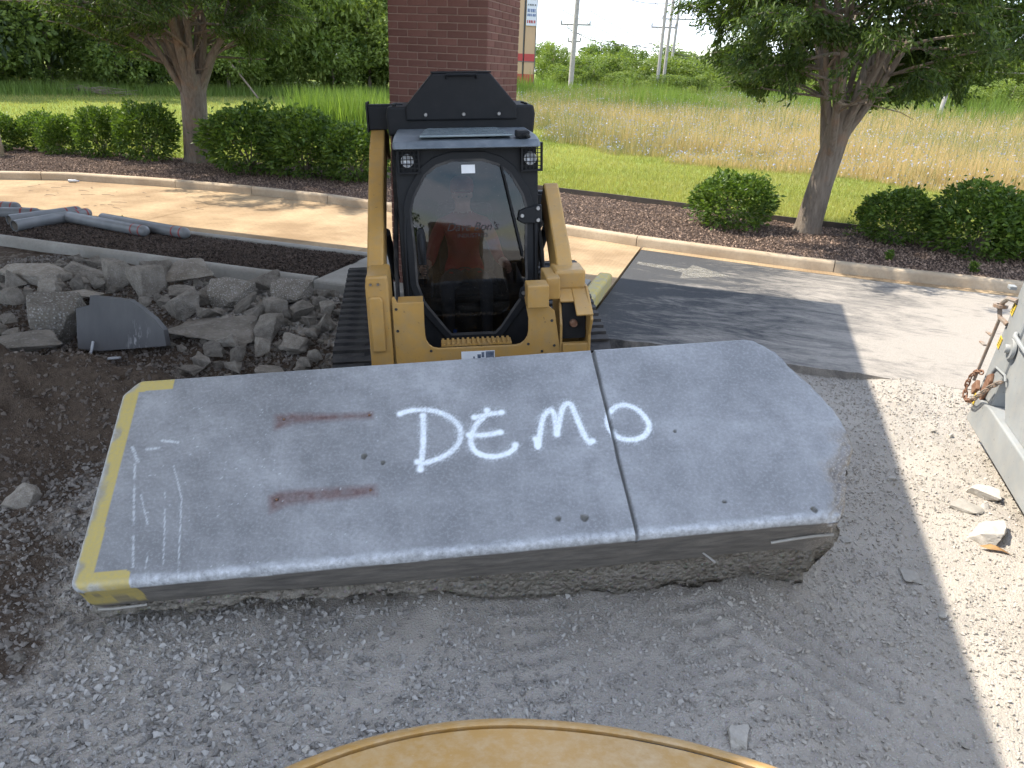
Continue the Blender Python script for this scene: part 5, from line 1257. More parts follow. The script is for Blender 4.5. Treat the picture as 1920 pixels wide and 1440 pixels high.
# ================================================================== THE GREY STEEL CONTAINER (right edge)
bx0 = 2.07
ct = empty('waste_container', (bx0, 4.5, 0.0)); tag(ct, 'light grey steel waste container with rusty chain fittings at the right edge', 'container')
Q = lambda u, v, z: (u - bx0, v - 4.5, z)
def cbox(mb, u0, u1, v0, v1, z0, z1): return mb.bx(u0 - bx0, u1 - bx0, v0 - 4.5, v1 - 4.5, z0, z1)
def cvz(poly): return [(v - 4.5, z) for v, z in poly]
MB().prism(cvz([(6.56, .16), (2.0, .16), (2.0, .42), (6.10, .44), (6.46, .40)]), -.03, .12, 'x').build('bottom_rail', 'grey_paint', ct, bev=0.012)
MB().prism(cvz([(5.88, .44), (6.14, .70), (6.02, 1.75), (2.0, 1.75), (2.0, .44)]), .015, .055, 'x').build('side_panel', 'grey_paint', ct, bev=0.006)
MB().prism(cvz([(6.55, .42), (6.28, 1.62), (5.96, 1.62), (6.12, .72), (6.20, .42)]), -.005, .15, 'x').build('corner_post', 'grey_paint', ct, bev=0.02)
mb = MB(); cbox(mb, bx0 + .15, bx0 + 2.3, 6.30, 6.38, .2, 1.6); mb.build('tailgate', 'grey_paint', ct, bev=0.01)
mb = MB(); cbox(mb, bx0 + .12, bx0 + 2.3, 2.0, 6.3, .18, .30); cbox(mb, bx0 + 2.22, bx0 + 2.3, 2.0, 6.3, .3, 1.75); mb.build('floor_and_far_side', 'grey_paint', ct)
mb = MB(); cbox(mb, bx0 + .35, bx0 + .5, 2.0, 6.2, .0, .17); cbox(mb, bx0 + 1.7, bx0 + 1.85, 2.0, 6.2, .0, .17); mb.build('skid_rail', 'rust_grey', ct)
mb = MB(); mb.lathe([(.0001, 0), (.08, 0), (.08, .09), (.0001, .09)], Q(bx0 + .1, 5.35, .09), 'x', 18); mb.build('roller', 'rust', ct, smooth=True, ang=40)
MB().tube([Q(2.035, 6.62, .48), Q(2.035, 6.50, .95), Q(2.035, 6.47, 1.08)], .013, 8).build('latch_rod', 'rust_grey', ct, smooth=True)
for (v, z) in ((6.66, .79), (6.58, .90)): MB().box(Q(2.03, v, z), (.03, .12, .016), Matrix.Rotation(R(-4), 3, 'X')).build('rod_lug', 'rust_grey', ct, bev=0.006)
MB().tube([Q(2.06, 6.30, 1.25), Q(2.02, 6.38, 1.245), Q(2.01, 6.43, 1.20), Q(2.01, 6.46, 1.14), Q(2.02, 6.43, 1.08), Q(2.06, 6.36, 1.05)], .018, 8).build('latch_hook', 'rust_grey', ct, smooth=True)
MB().lathe([(.030, -.012), (.052, -.012), (.052, .012), (.030, .012), (.030, -.012)], Q(2.01, 6.46, 1.165), 'z', 16).build('latch_ring', 'rust_grey', ct)
MB().box(Q(2.03, 6.40, 1.33), (.05, .07, .03)).build('latch_nut', 'grey_paint', ct, bev=0.006)
MB().lathe([(.035, -.014), (.075, -.014), (.08, -.004), (.08, .01)], Q(2.062, 6.13, .925), 'x', 22).build('washer', 'grey_paint', ct, smooth=True, ang=40)
MB().lathe([(.0001, -.045), (.028, -.045), (.034, -.036), (.034, .01)], Q(2.062, 6.13, .925), 'x', 16).build('pivot_bolt', 'grey_paint', ct, smooth=True, ang=40)
MB().tube([Q(2.05, 6.09, 1.06), Q(2.03, 6.04, 1.05), Q(2.03, 5.75, 1.02), Q(2.05, 5.70, 1.02)], .016, 8).build('grab_handle', 'grey_paint', ct, smooth=True)
MB().tube([Q(2.058, 6.36, .52), Q(2.055, 6.33, .67), Q(2.055, 6.28, .72), Q(2.055, 6.06, .735), Q(2.058, 6.03, .70)], .009, 6).build('guard_loop', 'grey_paint', ct, smooth=True)
mb = MB(); mb.prism(cvz([(6.44, .40), (6.38, .62), (6.30, .66), (6.28, .60), (6.36, .40)]), -.03, -.006, 'x'); mb.build('rusty_bracket', 'rust', ct, bev=0.006)
mb = MB(); mb.prism(cvz([(6.60, .44), (6.52, .52), (6.46, .46), (6.54, .38)]), -.05, -.02, 'x'); mb.build('rusty_plate', 'rust', ct, bev=0.006)
for (v, z, a) in ((6.335, 1.18, 14), (6.40, .89, 14), (6.485, .365, 14)):
    rt_ = Matrix.Rotation(R(a), 3, 'X')
    lb = MB().box(Q(2.061 if z > .5 else 2.036, v, z), (.003, .062, .095), rt_).build('warning_label', 'label_yellow', ct)
    for k in range(4):
        off = rt_ @ Vector((0, 0.004 * (k % 2), .030 - k * .02))
        MB().box(Vector(Q(2.0590 if z > .5 else 2.034, v, z)) + off, (.0016, .044 - .012 * (k == 3), .006), rt_).build('label_print', 'label_black', lb)
ch = empty('rusty_chain', (2.0, 6.4, .4)); tag(ch, 'rusty steel chain looped around the container corner', 'chain')
cpts = spline([(2.04, 6.06, .68), (2.02, 6.16, .60), (2.0, 6.26, .49), (1.99, 6.38, .39), (2.0, 6.48, .345), (2.005, 6.56, .32), (2.005, 6.62, .335), (2.005, 6.65, .40), (2.005, 6.64, .47), (2.01, 6.61, .53), (2.02, 6.55, .58), (2.03, 6.48, .60)], 12)
Pc = np.array(cpts); dcum = np.concatenate([[0], np.cumsum(np.linalg.norm(np.diff(Pc, axis=0), axis=1))])
lk = MB(); pts = [(.024 * math.cos(t) + (.014 if math.cos(t) > 0 else -.014), .0165 * math.sin(t), 0) for t in np.linspace(0, 2 * math.pi, 15)[:-1]]
lk.tube(pts + [pts[0]], .0062, 6, cap=False); lkme = lk.mesh('chain_link', True); lkme.materials.append(M['rust_grey'])
lkme2 = lkme.copy(); lkme2.materials.clear(); lkme2.materials.append(M['rust'])
kk = 0
for s_ in np.arange(0.02, dcum[-1] - 0.01, 0.049):
    p = np.array([np.interp(s_, dcum, Pc[:, k]) for k in range(3)]); q = np.array([np.interp(s_ + .01, dcum, Pc[:, k]) for k in range(3)])
    d = Vector(q - p).normalized(); rot = d.to_track_quat('X', 'Z') @ Matrix.Rotation(R(90 if kk % 2 else 10), 3, 'X').to_quaternion()
    o = link_mesh('chain_link', lkme if s_ < 0.42 else lkme2, None, ch); o.rotation_mode = 'QUATERNION'; o.rotation_quaternion = rot; o.location = Vector(p) - Vector(ch.location); kk += 1

# ================================================================== YELLOW HOOD OF THE MACHINE THE PICTURE IS TAKEN FROM
hdr = empty('machine_hood', (0, 0, 0), (0, 0, YAW)); tag(hdr, 'dusty yellow rounded machine hood at the bottom edge of the picture', 'machine hood')
HC = (0.05, 0.19); HR = (0.74, 0.668)
prof = [(1.0, .35), (1.0, 1.50), (.999, 1.70), (.994, 1.752), (.980, 1.782), (.962, 1.800), (.94, 1.814), (.915, 1.826), (.908, 1.826), (.905, 1.814), (.899, 1.814), (.896, 1.828), (.85, 1.838), (.7, 1.86), (.45, 1.882), (.2, 1.893), (.0, 1.895)]
SEG = 128; vs_ = []
for r_, z in prof:
    for k in range(SEG):
        t = 2 * math.pi * k / SEG
        fx = HR[0] * (1.12 if math.cos(t) > 0 else 0.88)
        vs_.append((HC[0] + fx * r_ * math.cos(t), HC[1] + HR[1] * r_ * math.sin(t), z))
fs_ = [(i * SEG + k, i * SEG + (k + 1) % SEG, (i + 1) * SEG + (k + 1) % SEG, (i + 1) * SEG + k) for i in range(len(prof) - 1) for k in range(SEG)]
MB().add(vs_, fs_).build('hood_shell', 'hood_paint', hdr, smooth=True, ang=50)
gr = MB(); ring_ = [(HC[0] + HR[0] * (1.12 if math.cos(t) > 0 else 0.88) * .902 * math.cos(t), HC[1] + HR[1] * .902 * math.sin(t), 1.8165) for t in np.linspace(0, 2 * math.pi, 129)]
gr.tube(ring_, .0028, 5, cap=False); gr.build('hood_seam', 'label_black', hdr)
sp_ = MB(); sp_.tube([p for p, t in zip(ring_, np.linspace(0, 2 * math.pi, 129)) if R(66) < t < R(80)], .007, 6); sp_.build('torn_seal', 'rubber', hdr)
MB().bx(-.7, .72, -.9, .5, .0, .5).build('undercarriage', 'dark_void', hdr)

# ================================================================== PLASTIC SLEEVES ON THE ISLAND
def sleeve(a, b, label, domed=True):
    a = Vector(a); b = Vector(b); L = (b - a).length
    root = empty('bollard_sleeve', a); root.rotation_mode = 'QUATERNION'; root.rotation_quaternion = (b - a).to_track_quat('X', 'Z')
    r_ = .082
    pr = [(r_ - .009, .25), (r_ - .009, 0), (r_, 0), (r_, L - .085)] + ([(r_ * math.cos(t), L - .085 + .085 * math.sin(t)) for t in (.25, .5, .8, 1.1, 1.35)] + [(.0001, L)] if domed else [(r_, L), (.0001, L)])
    MB().lathe(pr, (0, 0, 0), 'x', 24).build('sleeve_tube', 'pvc', root, smooth=True, ang=50)
    MB().lathe([(r_ - .012, .02), (r_ - .012, .3), (.0001, .3)], (0, 0, 0), 'x', 20).build('sleeve_inside', 'pvc_in', root)
    for x in (L - .115, L - .27): MB().lathe([(r_ + .0015, x - .014), (r_ + .0015, x + .014)], (0, 0, 0), 'x', 24).build('red_band', 'red_band', root)
    tag(root, label, 'bollard sleeve', 'grey bollard sleeves on the island')
sleeve((-9.96, 8.05, .33), (-9.86, 9.32, .33), 'grey plastic sleeve pointing its open end at the viewer')
sleeve((-9.80, 8.86, .34), (-8.13, 8.61, .33), 'grey domed sleeve with red bands lying in front, beside the open-ended one')
sleeve((-9.36, 9.05, .33), (-7.56, 8.77, .33), 'rightmost grey domed sleeve with two red bands on the island')
sleeve((-11.9, 8.25, .33), (-10.42, 8.92, .33), 'grey sleeve cut off by the left edge, nearer one')
sleeve((-12.6, 8.75, .33), (-11.02, 9.08, .34), 'grey sleeve with red band at the left edge, behind the others')
sleeve((-10.35, 8.30, .33), (-10.10, 9.38, .33), 'grey sleeve lying parallel behind the open-ended sleeve')
# ================================================================== VEGETATION
def leaf_mesh(name, P, D, size, width, fold=0.25, seed=1, shade=None):
    """one kite-shaped leaf of two triangles per point; D gives the leaf direction"""
    r = np.random.default_rng(seed); n = len(P)
    D = D / (np.linalg.norm(D, axis=1)[:, None] + 1e-9)
    A = r.normal(size=(n, 3)); A[:, 2] *= 0.6; S = np.cross(D, A); S /= np.linalg.norm(S, axis=1)[:, None] + 1e-9
    Nn = np.cross(S, D)
    L = (size * r.uniform(0.65, 1.25, n))[:, None]; W = L * width
    base = P; mid = P + D * L * 0.45
    V = np.stack([base, mid + S * W + Nn * L * fold * 0.3, P + D * L - np.array([0, 0, 1]) * L * 0.12, mid - S * W + Nn * L * fold * 0.3], 1).reshape(-1, 3)
    i = np.arange(n) * 4
    F = np.concatenate([np.stack([i, i + 1, i + 2], -1), np.stack([i, i + 2, i + 3], -1)])
    sh = np.repeat(r.random(n) if shade is None else np.clip(shade + r.normal(0, .2, n), 0, 1), 4)
    return np_mesh(name, V, F, {'shade': sh})
def branch_path(p, d, L, n, bend, r, lift=0.0):
    pts = [Vector(p)]; d = Vector(d).normalized()
    for k in range(n):
        d = (d + Vector((r.gauss(0, bend), r.gauss(0, bend), r.gauss(0, bend) + lift))).normalized()
        pts.append(pts[-1] + d * (L / n))
    return pts, d
def make_tree(name, loc, seed, trunk_h, trunk_r, limbs, limb_L, spread, nleaf, leaf=0.095, twig_L=1.1, label='', cat='tree', group=None, leafm='leaf_elm', lean=(0, 0), droop=-0.10, subs=4, twigs=5, low0=2.1, low1=.5, clear=1.25):
    r = random.Random(seed); wood = MB(); TW = []
    root = empty(name, loc)
    flare = [trunk_r * 1.45, trunk_r * 1.12, trunk_r, trunk_r * 0.98, trunk_r * 1.08]
    tp = [(0, 0, -.1), (lean[0] * .1, lean[1] * .1, .18), (lean[0] * .4, lean[1] * .4, trunk_h * .45), (lean[0] * .8, lean[1] * .8, trunk_h * .8), (lean[0], lean[1], trunk_h * 1.08)]
    wood.tube(tp, flare, 18)
    for i in range(limbs):
        az = 2 * math.pi * (i + r.uniform(-.3, .3)) / limbs
        tilt = R(r.uniform(spread[0], spread[1])) * (0.55 if i % 3 == 0 else 1.0)
        k0 = r.uniform(0.72, 1.0)
        st = Vector((lean[0] * k0 + math.cos(az) * trunk_r * .62, lean[1] * k0 + math.sin(az) * trunk_r * .62, trunk_h * k0))
        d = Vector((math.cos(az) * math.sin(tilt), math.sin(az) * math.sin(tilt), math.cos(tilt)))
        L = limb_L * r.uniform(0.8, 1.2)
        pts, dd = branch_path(st - d * .35, d, L + .35, 7, .07, r, .015)
        rad0 = trunk_r * r.uniform(.26, .46)
        wood.tube(pts, [rad0 * (1 - .72 * k / 7) for k in range(8)], 8)
        for j in range(subs):
            k = r.choice([2, 3, 4, 5, 6, 7]); a2 = r.uniform(0, 2 * math.pi)
            hd = Vector((math.cos(az), math.sin(az), 0)) * r.uniform(.35, 1.2) + Vector((math.cos(a2), math.sin(a2), 0)) * .8 + Vector((0, 0, r.uniform(-.05, .75)))
            p2, d2 = branch_path(pts[k], hd, limb_L * r.uniform(.45, .8), 5, .12, r, droop * .3)
            e2 = p2[-1]; re2 = math.hypot(e2.x - lean[0], e2.y - lean[1])
            if e2.z < low0 + low1 * (re2 - 1.0) - .2 or (e2 - pts[k]).z < -.35: continue
            r2 = rad0 * .34
            wood.tube(p2, [r2 * (1 - .7 * q / 5) for q in range(6)], 6, cap=False)
            TW.append(np.array([v_[:] for v_ in p2[1:]])); TW.append(TW[-1])
            for t in range(twigs):
                q = r.choice([1, 2, 3, 4, 5, 5]); a3 = r.uniform(0, 2 * math.pi)
                hd3 = d2 * r.uniform(.3, 1) + Vector((math.cos(a3), math.sin(a3), r.uniform(-.35, .25)))
                p3, d3 = branch_path(p2[q], hd3, twig_L * r.uniform(.6, 1.2), 4, .16, r, droop)
                e3 = p3[-1]; r3 = math.hypot(e3.x - lean[0], e3.y - lean[1])
                if e3.z < low0 + low1 * (r3 - 1.0) - .1 or (r3 < clear - .1 and e3.z < 3.9): continue
                wood.tube(p3, [.012, .010, .008, .006, .004], 4, cap=False)
                TW.append(np.array([v[:] for v in p3]))
    wood.build('trunk', 'bark', root, smooth=True)
    rn = np.random.default_rng(seed); TWa = np.stack(TW)
    w = rn.integers(0, len(TWa), nleaf); t = rn.random(nleaf) * 3.999; i0 = t.astype(int); fr = (t - i0)[:, None]
    a = TWa[w, i0]; b = TWa[w, i0 + 1]; P = a + (b - a) * fr + rn.normal(0, .075, (nleaf, 3))
    rad_ = np.hypot(P[:, 0] - lean[0], P[:, 1] - lean[1]); und = fbm(P[:, 0] * .9 + seed, P[:, 1] * .9, 3, seed)
    ok = (P[:, 2] > low0 + low1 * (rad_ - 1.0) + .40 * und) & ((rad_ > clear + .35 * und) | (P[:, 2] > 3.9))
    P, a, b = P[ok], a[ok], b[ok]; nleaf = len(P)
    D = (b - a); D /= np.linalg.norm(D, axis=1)[:, None] + 1e-9
    D = D * .7 + rn.normal(0, .6, (nleaf, 3)); D[:, 2] -= .45
    link_mesh('crown', leaf_mesh(name + '_crown', P, D, leaf, .17, seed=seed), leafm, root)
    return tag(root, label, cat, group)
make_tree('shade_tree', (-13.03, 15.78, .22), 31, 1.95, .29, 17, 3.2, (7, 36), 125000, label='shade tree with many fanned stems and a low dark crown, left of the brick column', group='shade trees along the drive', twig_L=1.05, subs=7, low0=2.2, low1=.50, lean=(.28, -.22))
make_tree('shade_tree', (1.08, 14.09, .22), 47, 1.95, .20, 13, 3.1, (7, 38), 165000, label='shade tree with a thick forked trunk standing right of the loader', group='shade trees along the drive', twig_L=1.0, lean=(.22, .0), subs=7, low0=2.0, low1=.36)

def bush_me(seed, n=5200, leaf=.075):
    r = np.random.default_rng(seed)
    q = r.normal(size=(n, 3)); q /= np.linalg.norm(q, axis=1)[:, None]; q[:, 2] = np.abs(q[:, 2]) * np.where(r.random(n) < .82, 1, -.55)
    lump = 1 + .28 * fbm(q[:, 0] * 2.4 + seed, q[:, 1] * 2.4 + q[:, 2] * 2, 3, seed) + .06 * fbm(q[:, 0] * 8, q[:, 1] * 8 + q[:, 2] * 6, 2, seed + 4)
    rad = lump * (1 - .42 * r.random(n) ** 2.0) * np.where(r.random(n) < .04, r.uniform(1.0, 1.22, n), 1)
    P = q * rad[:, None] * np.array([.5, .5, .62]); P[:, 2] += .36
    P = P[P[:, 2] > .02]; n = len(P); q = (P - np.array([0, 0, .3])); q /= np.linalg.norm(q, axis=1)[:, None]
    D = q * .8 + r.normal(0, .55, (n, 3)); D[:, 2] += .15
    a = leaf_mesh('bush_leaves', P, D, leaf, .24, seed=seed); a.materials.append(M['leaf_bush'])
    return a
BUSH = [bush_me(s) for s in (3, 9, 15, 21)]
stem = MB()
for k in range(9):
    a = k * 2.4; stem.tube([(0, 0, 0), (.08 * math.cos(a), .08 * math.sin(a), .25), (.25 * math.cos(a), .25 * math.sin(a), .6)], [.014, .010, .005], 5)
STEM = stem.mesh('bush_stems'); STEM.materials.append(M['bark'])
GB = 'rounded shrubs along the mulch beds'
for i, (u, v, w, h, lab) in enumerate([(-18.3, 14.7, 1.2, 1.0, 'green shrub cut off by the left edge'), (-17.5, 15.35, 1.0, .95, 'loose thin green shrub near the left edge beside the lamp base'), (-16.45, 15.0, 1.0, .95, 'third shrub from the left, sunlit and round'), (-15.35, 15.2, 1.2, 1.2, 'bright sunlit shrub second left of the tree trunk'), (-14.1, 15.35, 1.4, 1.38, 'large dark shrub just left of the left tree trunk'), (-10.95, 15.0, 2.0, 1.50, 'wide dark shrub just right of the left tree trunk'), (-9.55, 15.05, 1.75, 1.45, 'dark shrub between the wide shrub and the loader arm'), (-8.3, 15.1, 1.5, 1.25, 'dark shrub half hidden behind the loader arm'), (-.20, 13.85, 1.35, .98, 'lone sunlit round shrub left of the right tree'), (2.45, 13.95, 1.15, .92, 'small dark shrub just right of the right tree trunk'), (3.55, 13.35, 1.45, 1.15, 'large dark shrub near the right edge'), (4.4, 13.4, 1.2, 1.1, 'dark shrub cut off by the right edge')]):
    b = empty('shrub', (u, v, .24), (0, 0, i * 1.3)); b.scale = (w, w, h)
    link_mesh('leaves', BUSH[i % 4], None, b); link_mesh('stems', STEM, None, b); tag(b, lab, 'shrub', GB)
# thin weed sprouts in the beds
for i, (u, v, s, lab) in enumerate([(1.85, 14.1, .55, 'upright weed sprout beside the right tree trunk'), (-9.0, 9.05, .14, 'small weed behind the grey sleeves'), (2.2, 12.4, .16, 'tiny weed at the mulch edge below the small dark shrub'), (3.3, 12.15, .16, 'tiny weed at the kerb below the large dark shrub')]):
    r = np.random.default_rng(60 + i); n = 160
    P = np.stack([r.normal(0, .16, n), r.normal(0, .10, n), r.random(n) * .9], -1) * s; D = r.normal(0, 1, (n, 3)); D[:, 2] = np.abs(D[:, 2]) + .3
    w_ = empty('weed', (u, v, .24)); link_mesh('weed_leaves', leaf_mesh('weed', P, D, .06, .2, seed=i), 'leaf_bush', w_)['kind'] = 'stuff'; tag(w_, lab, 'weed', 'weeds in the beds')

# ---- woods: each tree its own crown and trunk
def crown_me(seed, kind, n=5200):
    r = np.random.default_rng(seed)
    nb = 46 if kind != 'cedar' else 40
    if kind == 'cedar':
        z = r.random(nb) ** 1.1; rad = (1 - z) * .30 + .05; a = r.random(nb) * 6.28
        C = np.stack([np.cos(a) * rad, np.sin(a) * rad, .06 + z * .9], -1); br = np.full(nb, .10)
    else:
        q = r.normal(size=(nb, 3)); q /= np.linalg.norm(q, axis=1)[:, None]; q *= (r.random(nb) ** .4)[:, None]
        C = q * np.array([.40, .40, .42]) + np.array([0, 0, .52]); br = r.uniform(.07, .15, nb)
    w = r.integers(0, nb, n); q = r.normal(size=(n, 3)); q /= np.linalg.norm(q, axis=1)[:, None]
    P = C[w] + q * (br[w] * (r.random(n) ** .35))[:, None]
    D = q + r.normal(0, .6, (n, 3)); D[:, 2] -= .2
    me = leaf_mesh('crown', P, D, .040 if kind != 'cedar' else .034, .30, seed=seed, shade=np.clip(.5 + .5 * fbm(w * 3.7, w * 1.3, 1, seed), 0, 1))
    me.materials.append(M[{'oak': 'leaf_wood', 'pale': 'leaf_wood_pale', 'cedar': 'leaf_cedar'}[kind]])
    return me
CR = {k: [crown_me(s + 10 * i, k) for s in (1, 2, 3)] for i, k in enumerate(('oak', 'pale', 'cedar'))}
tk = MB(); tk.tube([(0, 0, -.02), (.005, 0, .2), (-.01, .005, .5), (.01, 0, .8)], [.022, .017, .012, .005], 8); TK = tk.mesh('trunk', True); TK.materials.append(M['bark'])
rw = random.Random(3)
def wood_tree(u, v, h, w, kind, label, group):
    t = empty('woodland_tree', (u, v, float(th(u, v)) - .15), (0, 0, rw.uniform(0, 6)))
    t.scale = (w, w, h)
    link_mesh('crown', rw.choice(CR[kind]), None, t); link_mesh('trunk', TK, None, t)
    tag(t, label, 'tree', group)
GL = 'trees of the wood behind the left lawn'
left = []
for (u, v, h, w, k) in [(-44, 26, 12, 9, 'cedar'), (-41, 29, 13, 9, 'cedar'), (-44, 32, 14, 11, 'oak'), (-39.5, 31.5, 12, 8, 'cedar'), (-38, 35, 13, 10, 'oak'), (-41, 37, 15, 12, 'oak'), (-36.5, 37, 11, 8, 'cedar'), (-35, 39.5, 12, 9, 'oak'), (-33, 41, 9, 8, 'oak'), (-36, 43, 15, 12, 'oak'), (-31.5, 44.5, 10, 9, 'pale'), (-33, 48, 14, 12, 'oak'), (-29.5, 47, 8.5, 8, 'pale'), (-28.5, 51, 11, 10, 'oak'), (-26.5, 50.5, 7, 7.5, 'pale'), (-25.5, 55, 10, 9, 'pale'), (-25.5, 58.5, 9.5, 7, 'oak'), (-30, 56, 15, 13, 'oak'), (-26, 63, 8, 7, 'pale'), (-27, 62, 13, 12, 'oak'), (-47, 22, 13, 10, 'oak'), (-34.5, 36, 5, 5.5, 'oak'), (-31, 41, 5, 6, 'pale'), (-27.6, 47.5, 4.5, 6, 'oak'), (-38.5, 32.5, 5, 6, 'oak'), (-24.6, 52.5, 4.5, 6, 'pale'), (-50, 30, 16, 13, 'oak'), (-46, 40, 17, 14, 'oak')]:
    nm = {'cedar': 'dark cedar in the wood behind the left lawn', 'oak': 'mid green leafy tree in the wood behind the left lawn', 'pale': 'bright yellow-green tree at the sunny edge of the left wood'}[k]
    wood_tree(u, v, h, w, k, nm, GL)
for i in range(22):
    f_ = i / 21; u = float(np.interp(f_, [0, .3, .6, 1], [-47, -38.5, -31, -24.5])) + rw.uniform(-.8, .8); v = float(np.interp(u, [-48, -40, -34, -28, -22, -15], [23, 29.5, 37.5, 47.5, 58, 62])) + rw.uniform(.6, 2.6)
    wood_tree(u, v, rw.uniform(2.6, 4.6), rw.uniform(3.6, 5.2), 'cedar' if u < -37 and rw.random() < .6 else ('pale' if u > -30 and rw.random() < .5 else 'oak'), 'low bushy undergrowth tree along the front of the left wood', GL)
for i in range(6):
    u = -58 + 3.6 * i; wood_tree(u, 44 + 2.6 * i + rw.uniform(-2, 2), rw.uniform(12, 16), rw.uniform(11, 14), 'oak', 'mid green leafy tree in the wood behind the left lawn', GL)
for (u, v, h, w) in ((2.2, -19, 4.2, 5),):
    t = empty('yard_tree', (u, v, -.1)); t.scale = (w, w, h); link_mesh('crown', CR['oak'][0], None, t); link_mesh('trunk', TK, None, t)
    tag(t, 'tree mirrored in the loader door, standing behind the viewer', 'tree', 'trees behind the viewer')
GR = 'trees of the far belt behind the meadow'
for i in range(46):
    f_ = i / 45; u = -22 + 92 * f_ + rw.uniform(-1.5, 1.5); v = 88 - 26 * f_ + rw.uniform(-4, 6)
    k = 'pale' if rw.random() < (.62 if f_ < .5 else .3) else 'oak'
    h = rw.uniform(3.4, 4.9) * (1.0 if f_ < .35 else 1.2)
    wood_tree(u, v, h, rw.uniform(5, 7.5), k, 'pale green tree in the far belt behind the meadow' if k == 'pale' else 'darker green tree in the far belt behind the meadow', GR)
for i in range(26):
    u = -20 + 3.5 * i + rw.uniform(-1, 1); v = 80 - 22 * i / 25 + rw.uniform(-3, 2)
    wood_tree(u, v, rw.uniform(1.8, 2.9), rw.uniform(4, 6), 'pale' if rw.random() < .7 else 'oak', 'low bushy tree along the front of the far belt', GR)
for i in range(30):
    u = -40 + 5.2 * i + rw.uniform(-2, 2); v = 118 - 28 * i / 29 + rw.uniform(-4, 4)
    wood_tree(u, v, rw.uniform(4.6, 6.6), rw.uniform(8, 11), 'oak', 'tall dark tree showing above the far belt', GR)

# ---- grass, weeds and flowers of the meadow
def blades(name, u, v, h, w, mat, seed, z=None, lean=.25, shade=None, label=None, kind='stuff', cat='grass'):
    r = np.random.default_rng(seed); n = len(u); z = th(u, v) if z is None else z
    a = r.random(n) * 6.283; dx = np.cos(a); dy = np.sin(a); la = r.random(n) * 6.283; lm = h * lean * r.random(n)
    b0 = np.stack([u - dx * w, v - dy * w, z - .02], -1); b1 = np.stack([u + dx * w, v + dy * w, z - .02], -1)
    t = np.stack([u + np.cos(la) * lm, v + np.sin(la) * lm, z + h], -1)
    V = np.stack([b0, b1, t], 1).reshape(-1, 3); F = np.arange(n * 3).reshape(-1, 3)
    sh = np.repeat(np.clip((r.random(n) if shade is None else shade + r.normal(0, .18, n)), 0, 1), 3)
    o = link_mesh(name, np_mesh(name, V, F, {'shade': sh}), mat); tag(o, label, cat, kind=kind); return o
rg = np.random.default_rng(99)
def polar(n, az0, az1, d0, d1, pw=1.0):
    """points ahead of the viewpoint, thinning out with distance"""
    az = rg.uniform(R(az0), R(az1), n); t = rg.random(n) ** pw; d = 1 / (1 / d0 + (1 / d1 - 1 / d0) * t)
    return d * np.sin(az), d * np.cos(az)
# lawn
u, v = polar(330000, -60, 26, 13.5, 62, .8)
k = (v > edge_v(u) + .08) & (v < field_edge(u) + 1.0); u, v = u[k], v[k]
d = np.hypot(u, v); n = len(u)
pat = np.clip(.45 + .7 * fbm(u * .35, v * .35, 4, 55), 0, 1)
blades('lawn_grass', u, v, (.045 + .05 * rg.random(n)) * (1 + d / 60), .004 + d * .00028, 'blade_lawn', 1, shade=pat, label='short mown lawn between the beds and the tall meadow', lean=.8)
# tall meadow
u, v = polar(250000, -24, 38, 19, 92, .9)
fe = field_edge(u) + 2.0 * fbm(u * .45, v * .45, 4, 57); k = (v > fe - .3) & (u > -16); u, v = u[k], v[k]; d = np.hypot(u, v); n = len(u)
gz_ = fbm(u * .12, v * .12, 3, 58)
cl_ = fbm(u * .9, v * .9, 3, 59)
dry = np.clip(.40 + .5 * cl_ + .5 * gz_ + .45 * sstep(-7, 5, u) - .5 * sstep(52, 68, d), 0, 1)
hh0 = (.35 + .65 * rg.random(n)) * np.clip(.8 + .7 * cl_, .35, 1.35) * np.clip((v - fe[k] + .8) / 2.2, .35, 1)
blades('meadow_grass', u, v, hh0, .004 + d * .00022, 'blade_dry', 2, shade=dry, label='tall dry tan grass of the meadow behind the lawn', lean=.35)
s = rg.random(n) < np.clip(.45 - .8 * gz_ + .3 * fbm(u * .5, v * .5, 3, 91), .1, .9); blades('meadow_weeds', u[s] + .07, v[s] + .05, hh0[s] * 1.15, .003 + d[s] * .00018, 'blade_weed', 3, label='grey-green chicory stems standing in the meadow', lean=.3)
s = (rg.random(n) < .26 * np.clip(.75 - .5 * gz_ - .3 * sstep(0, 8, u), .1, 1.2)); uu, vv, h2 = u[s], v[s], hh0[s]
nn_ = len(uu); P = np.stack([uu + rg.normal(0, .06, nn_), vv + rg.normal(0, .06, nn_), th(uu, vv) + h2 * rg.uniform(.7, 1.12, nn_)], -1)
fl_ = link_mesh('chicory_flowers', leaf_mesh('chicory_flowers', P, rg.normal(0, 1, (nn_, 3)), .055, .5, seed=7), 'petal'); fl_.data.attributes['shade']; tag(fl_, 'pale blue chicory flowers dotted over the meadow', 'flowers', kind='stuff')
# green rank growth at the far side of the meadow and by the left wood
u, v = polar(60000, -28, 40, 52, 95, 1.0); k = (u > -24); u, v = u[k], v[k]; d = np.hypot(u, v)
blades('rank_grass', u, v, (.5 + 1.1 * rg.random(len(u))) * np.clip(.7 + 1.3 * fbm(u * .25, v * .25, 3, 66), .3, 1.8), .006 + d * .0003, 'blade_tall', 4, label='rank green weeds along the foot of the far trees', lean=.3)
u = rg.uniform(-48, -15, 60000); v = np.interp(u, [-48, -40, -34, -28, -22, -15], [22, 28, 36, 46, 56, 60]) + rg.normal(0, 1.8, 60000)
blades('wood_edge_grass', u, v, .2 + .55 * rg.random(len(u)) ** 2, .02 + 0 * u, 'blade_tall', 5, label='tall green grass along the foot of the left wood', lean=.4)
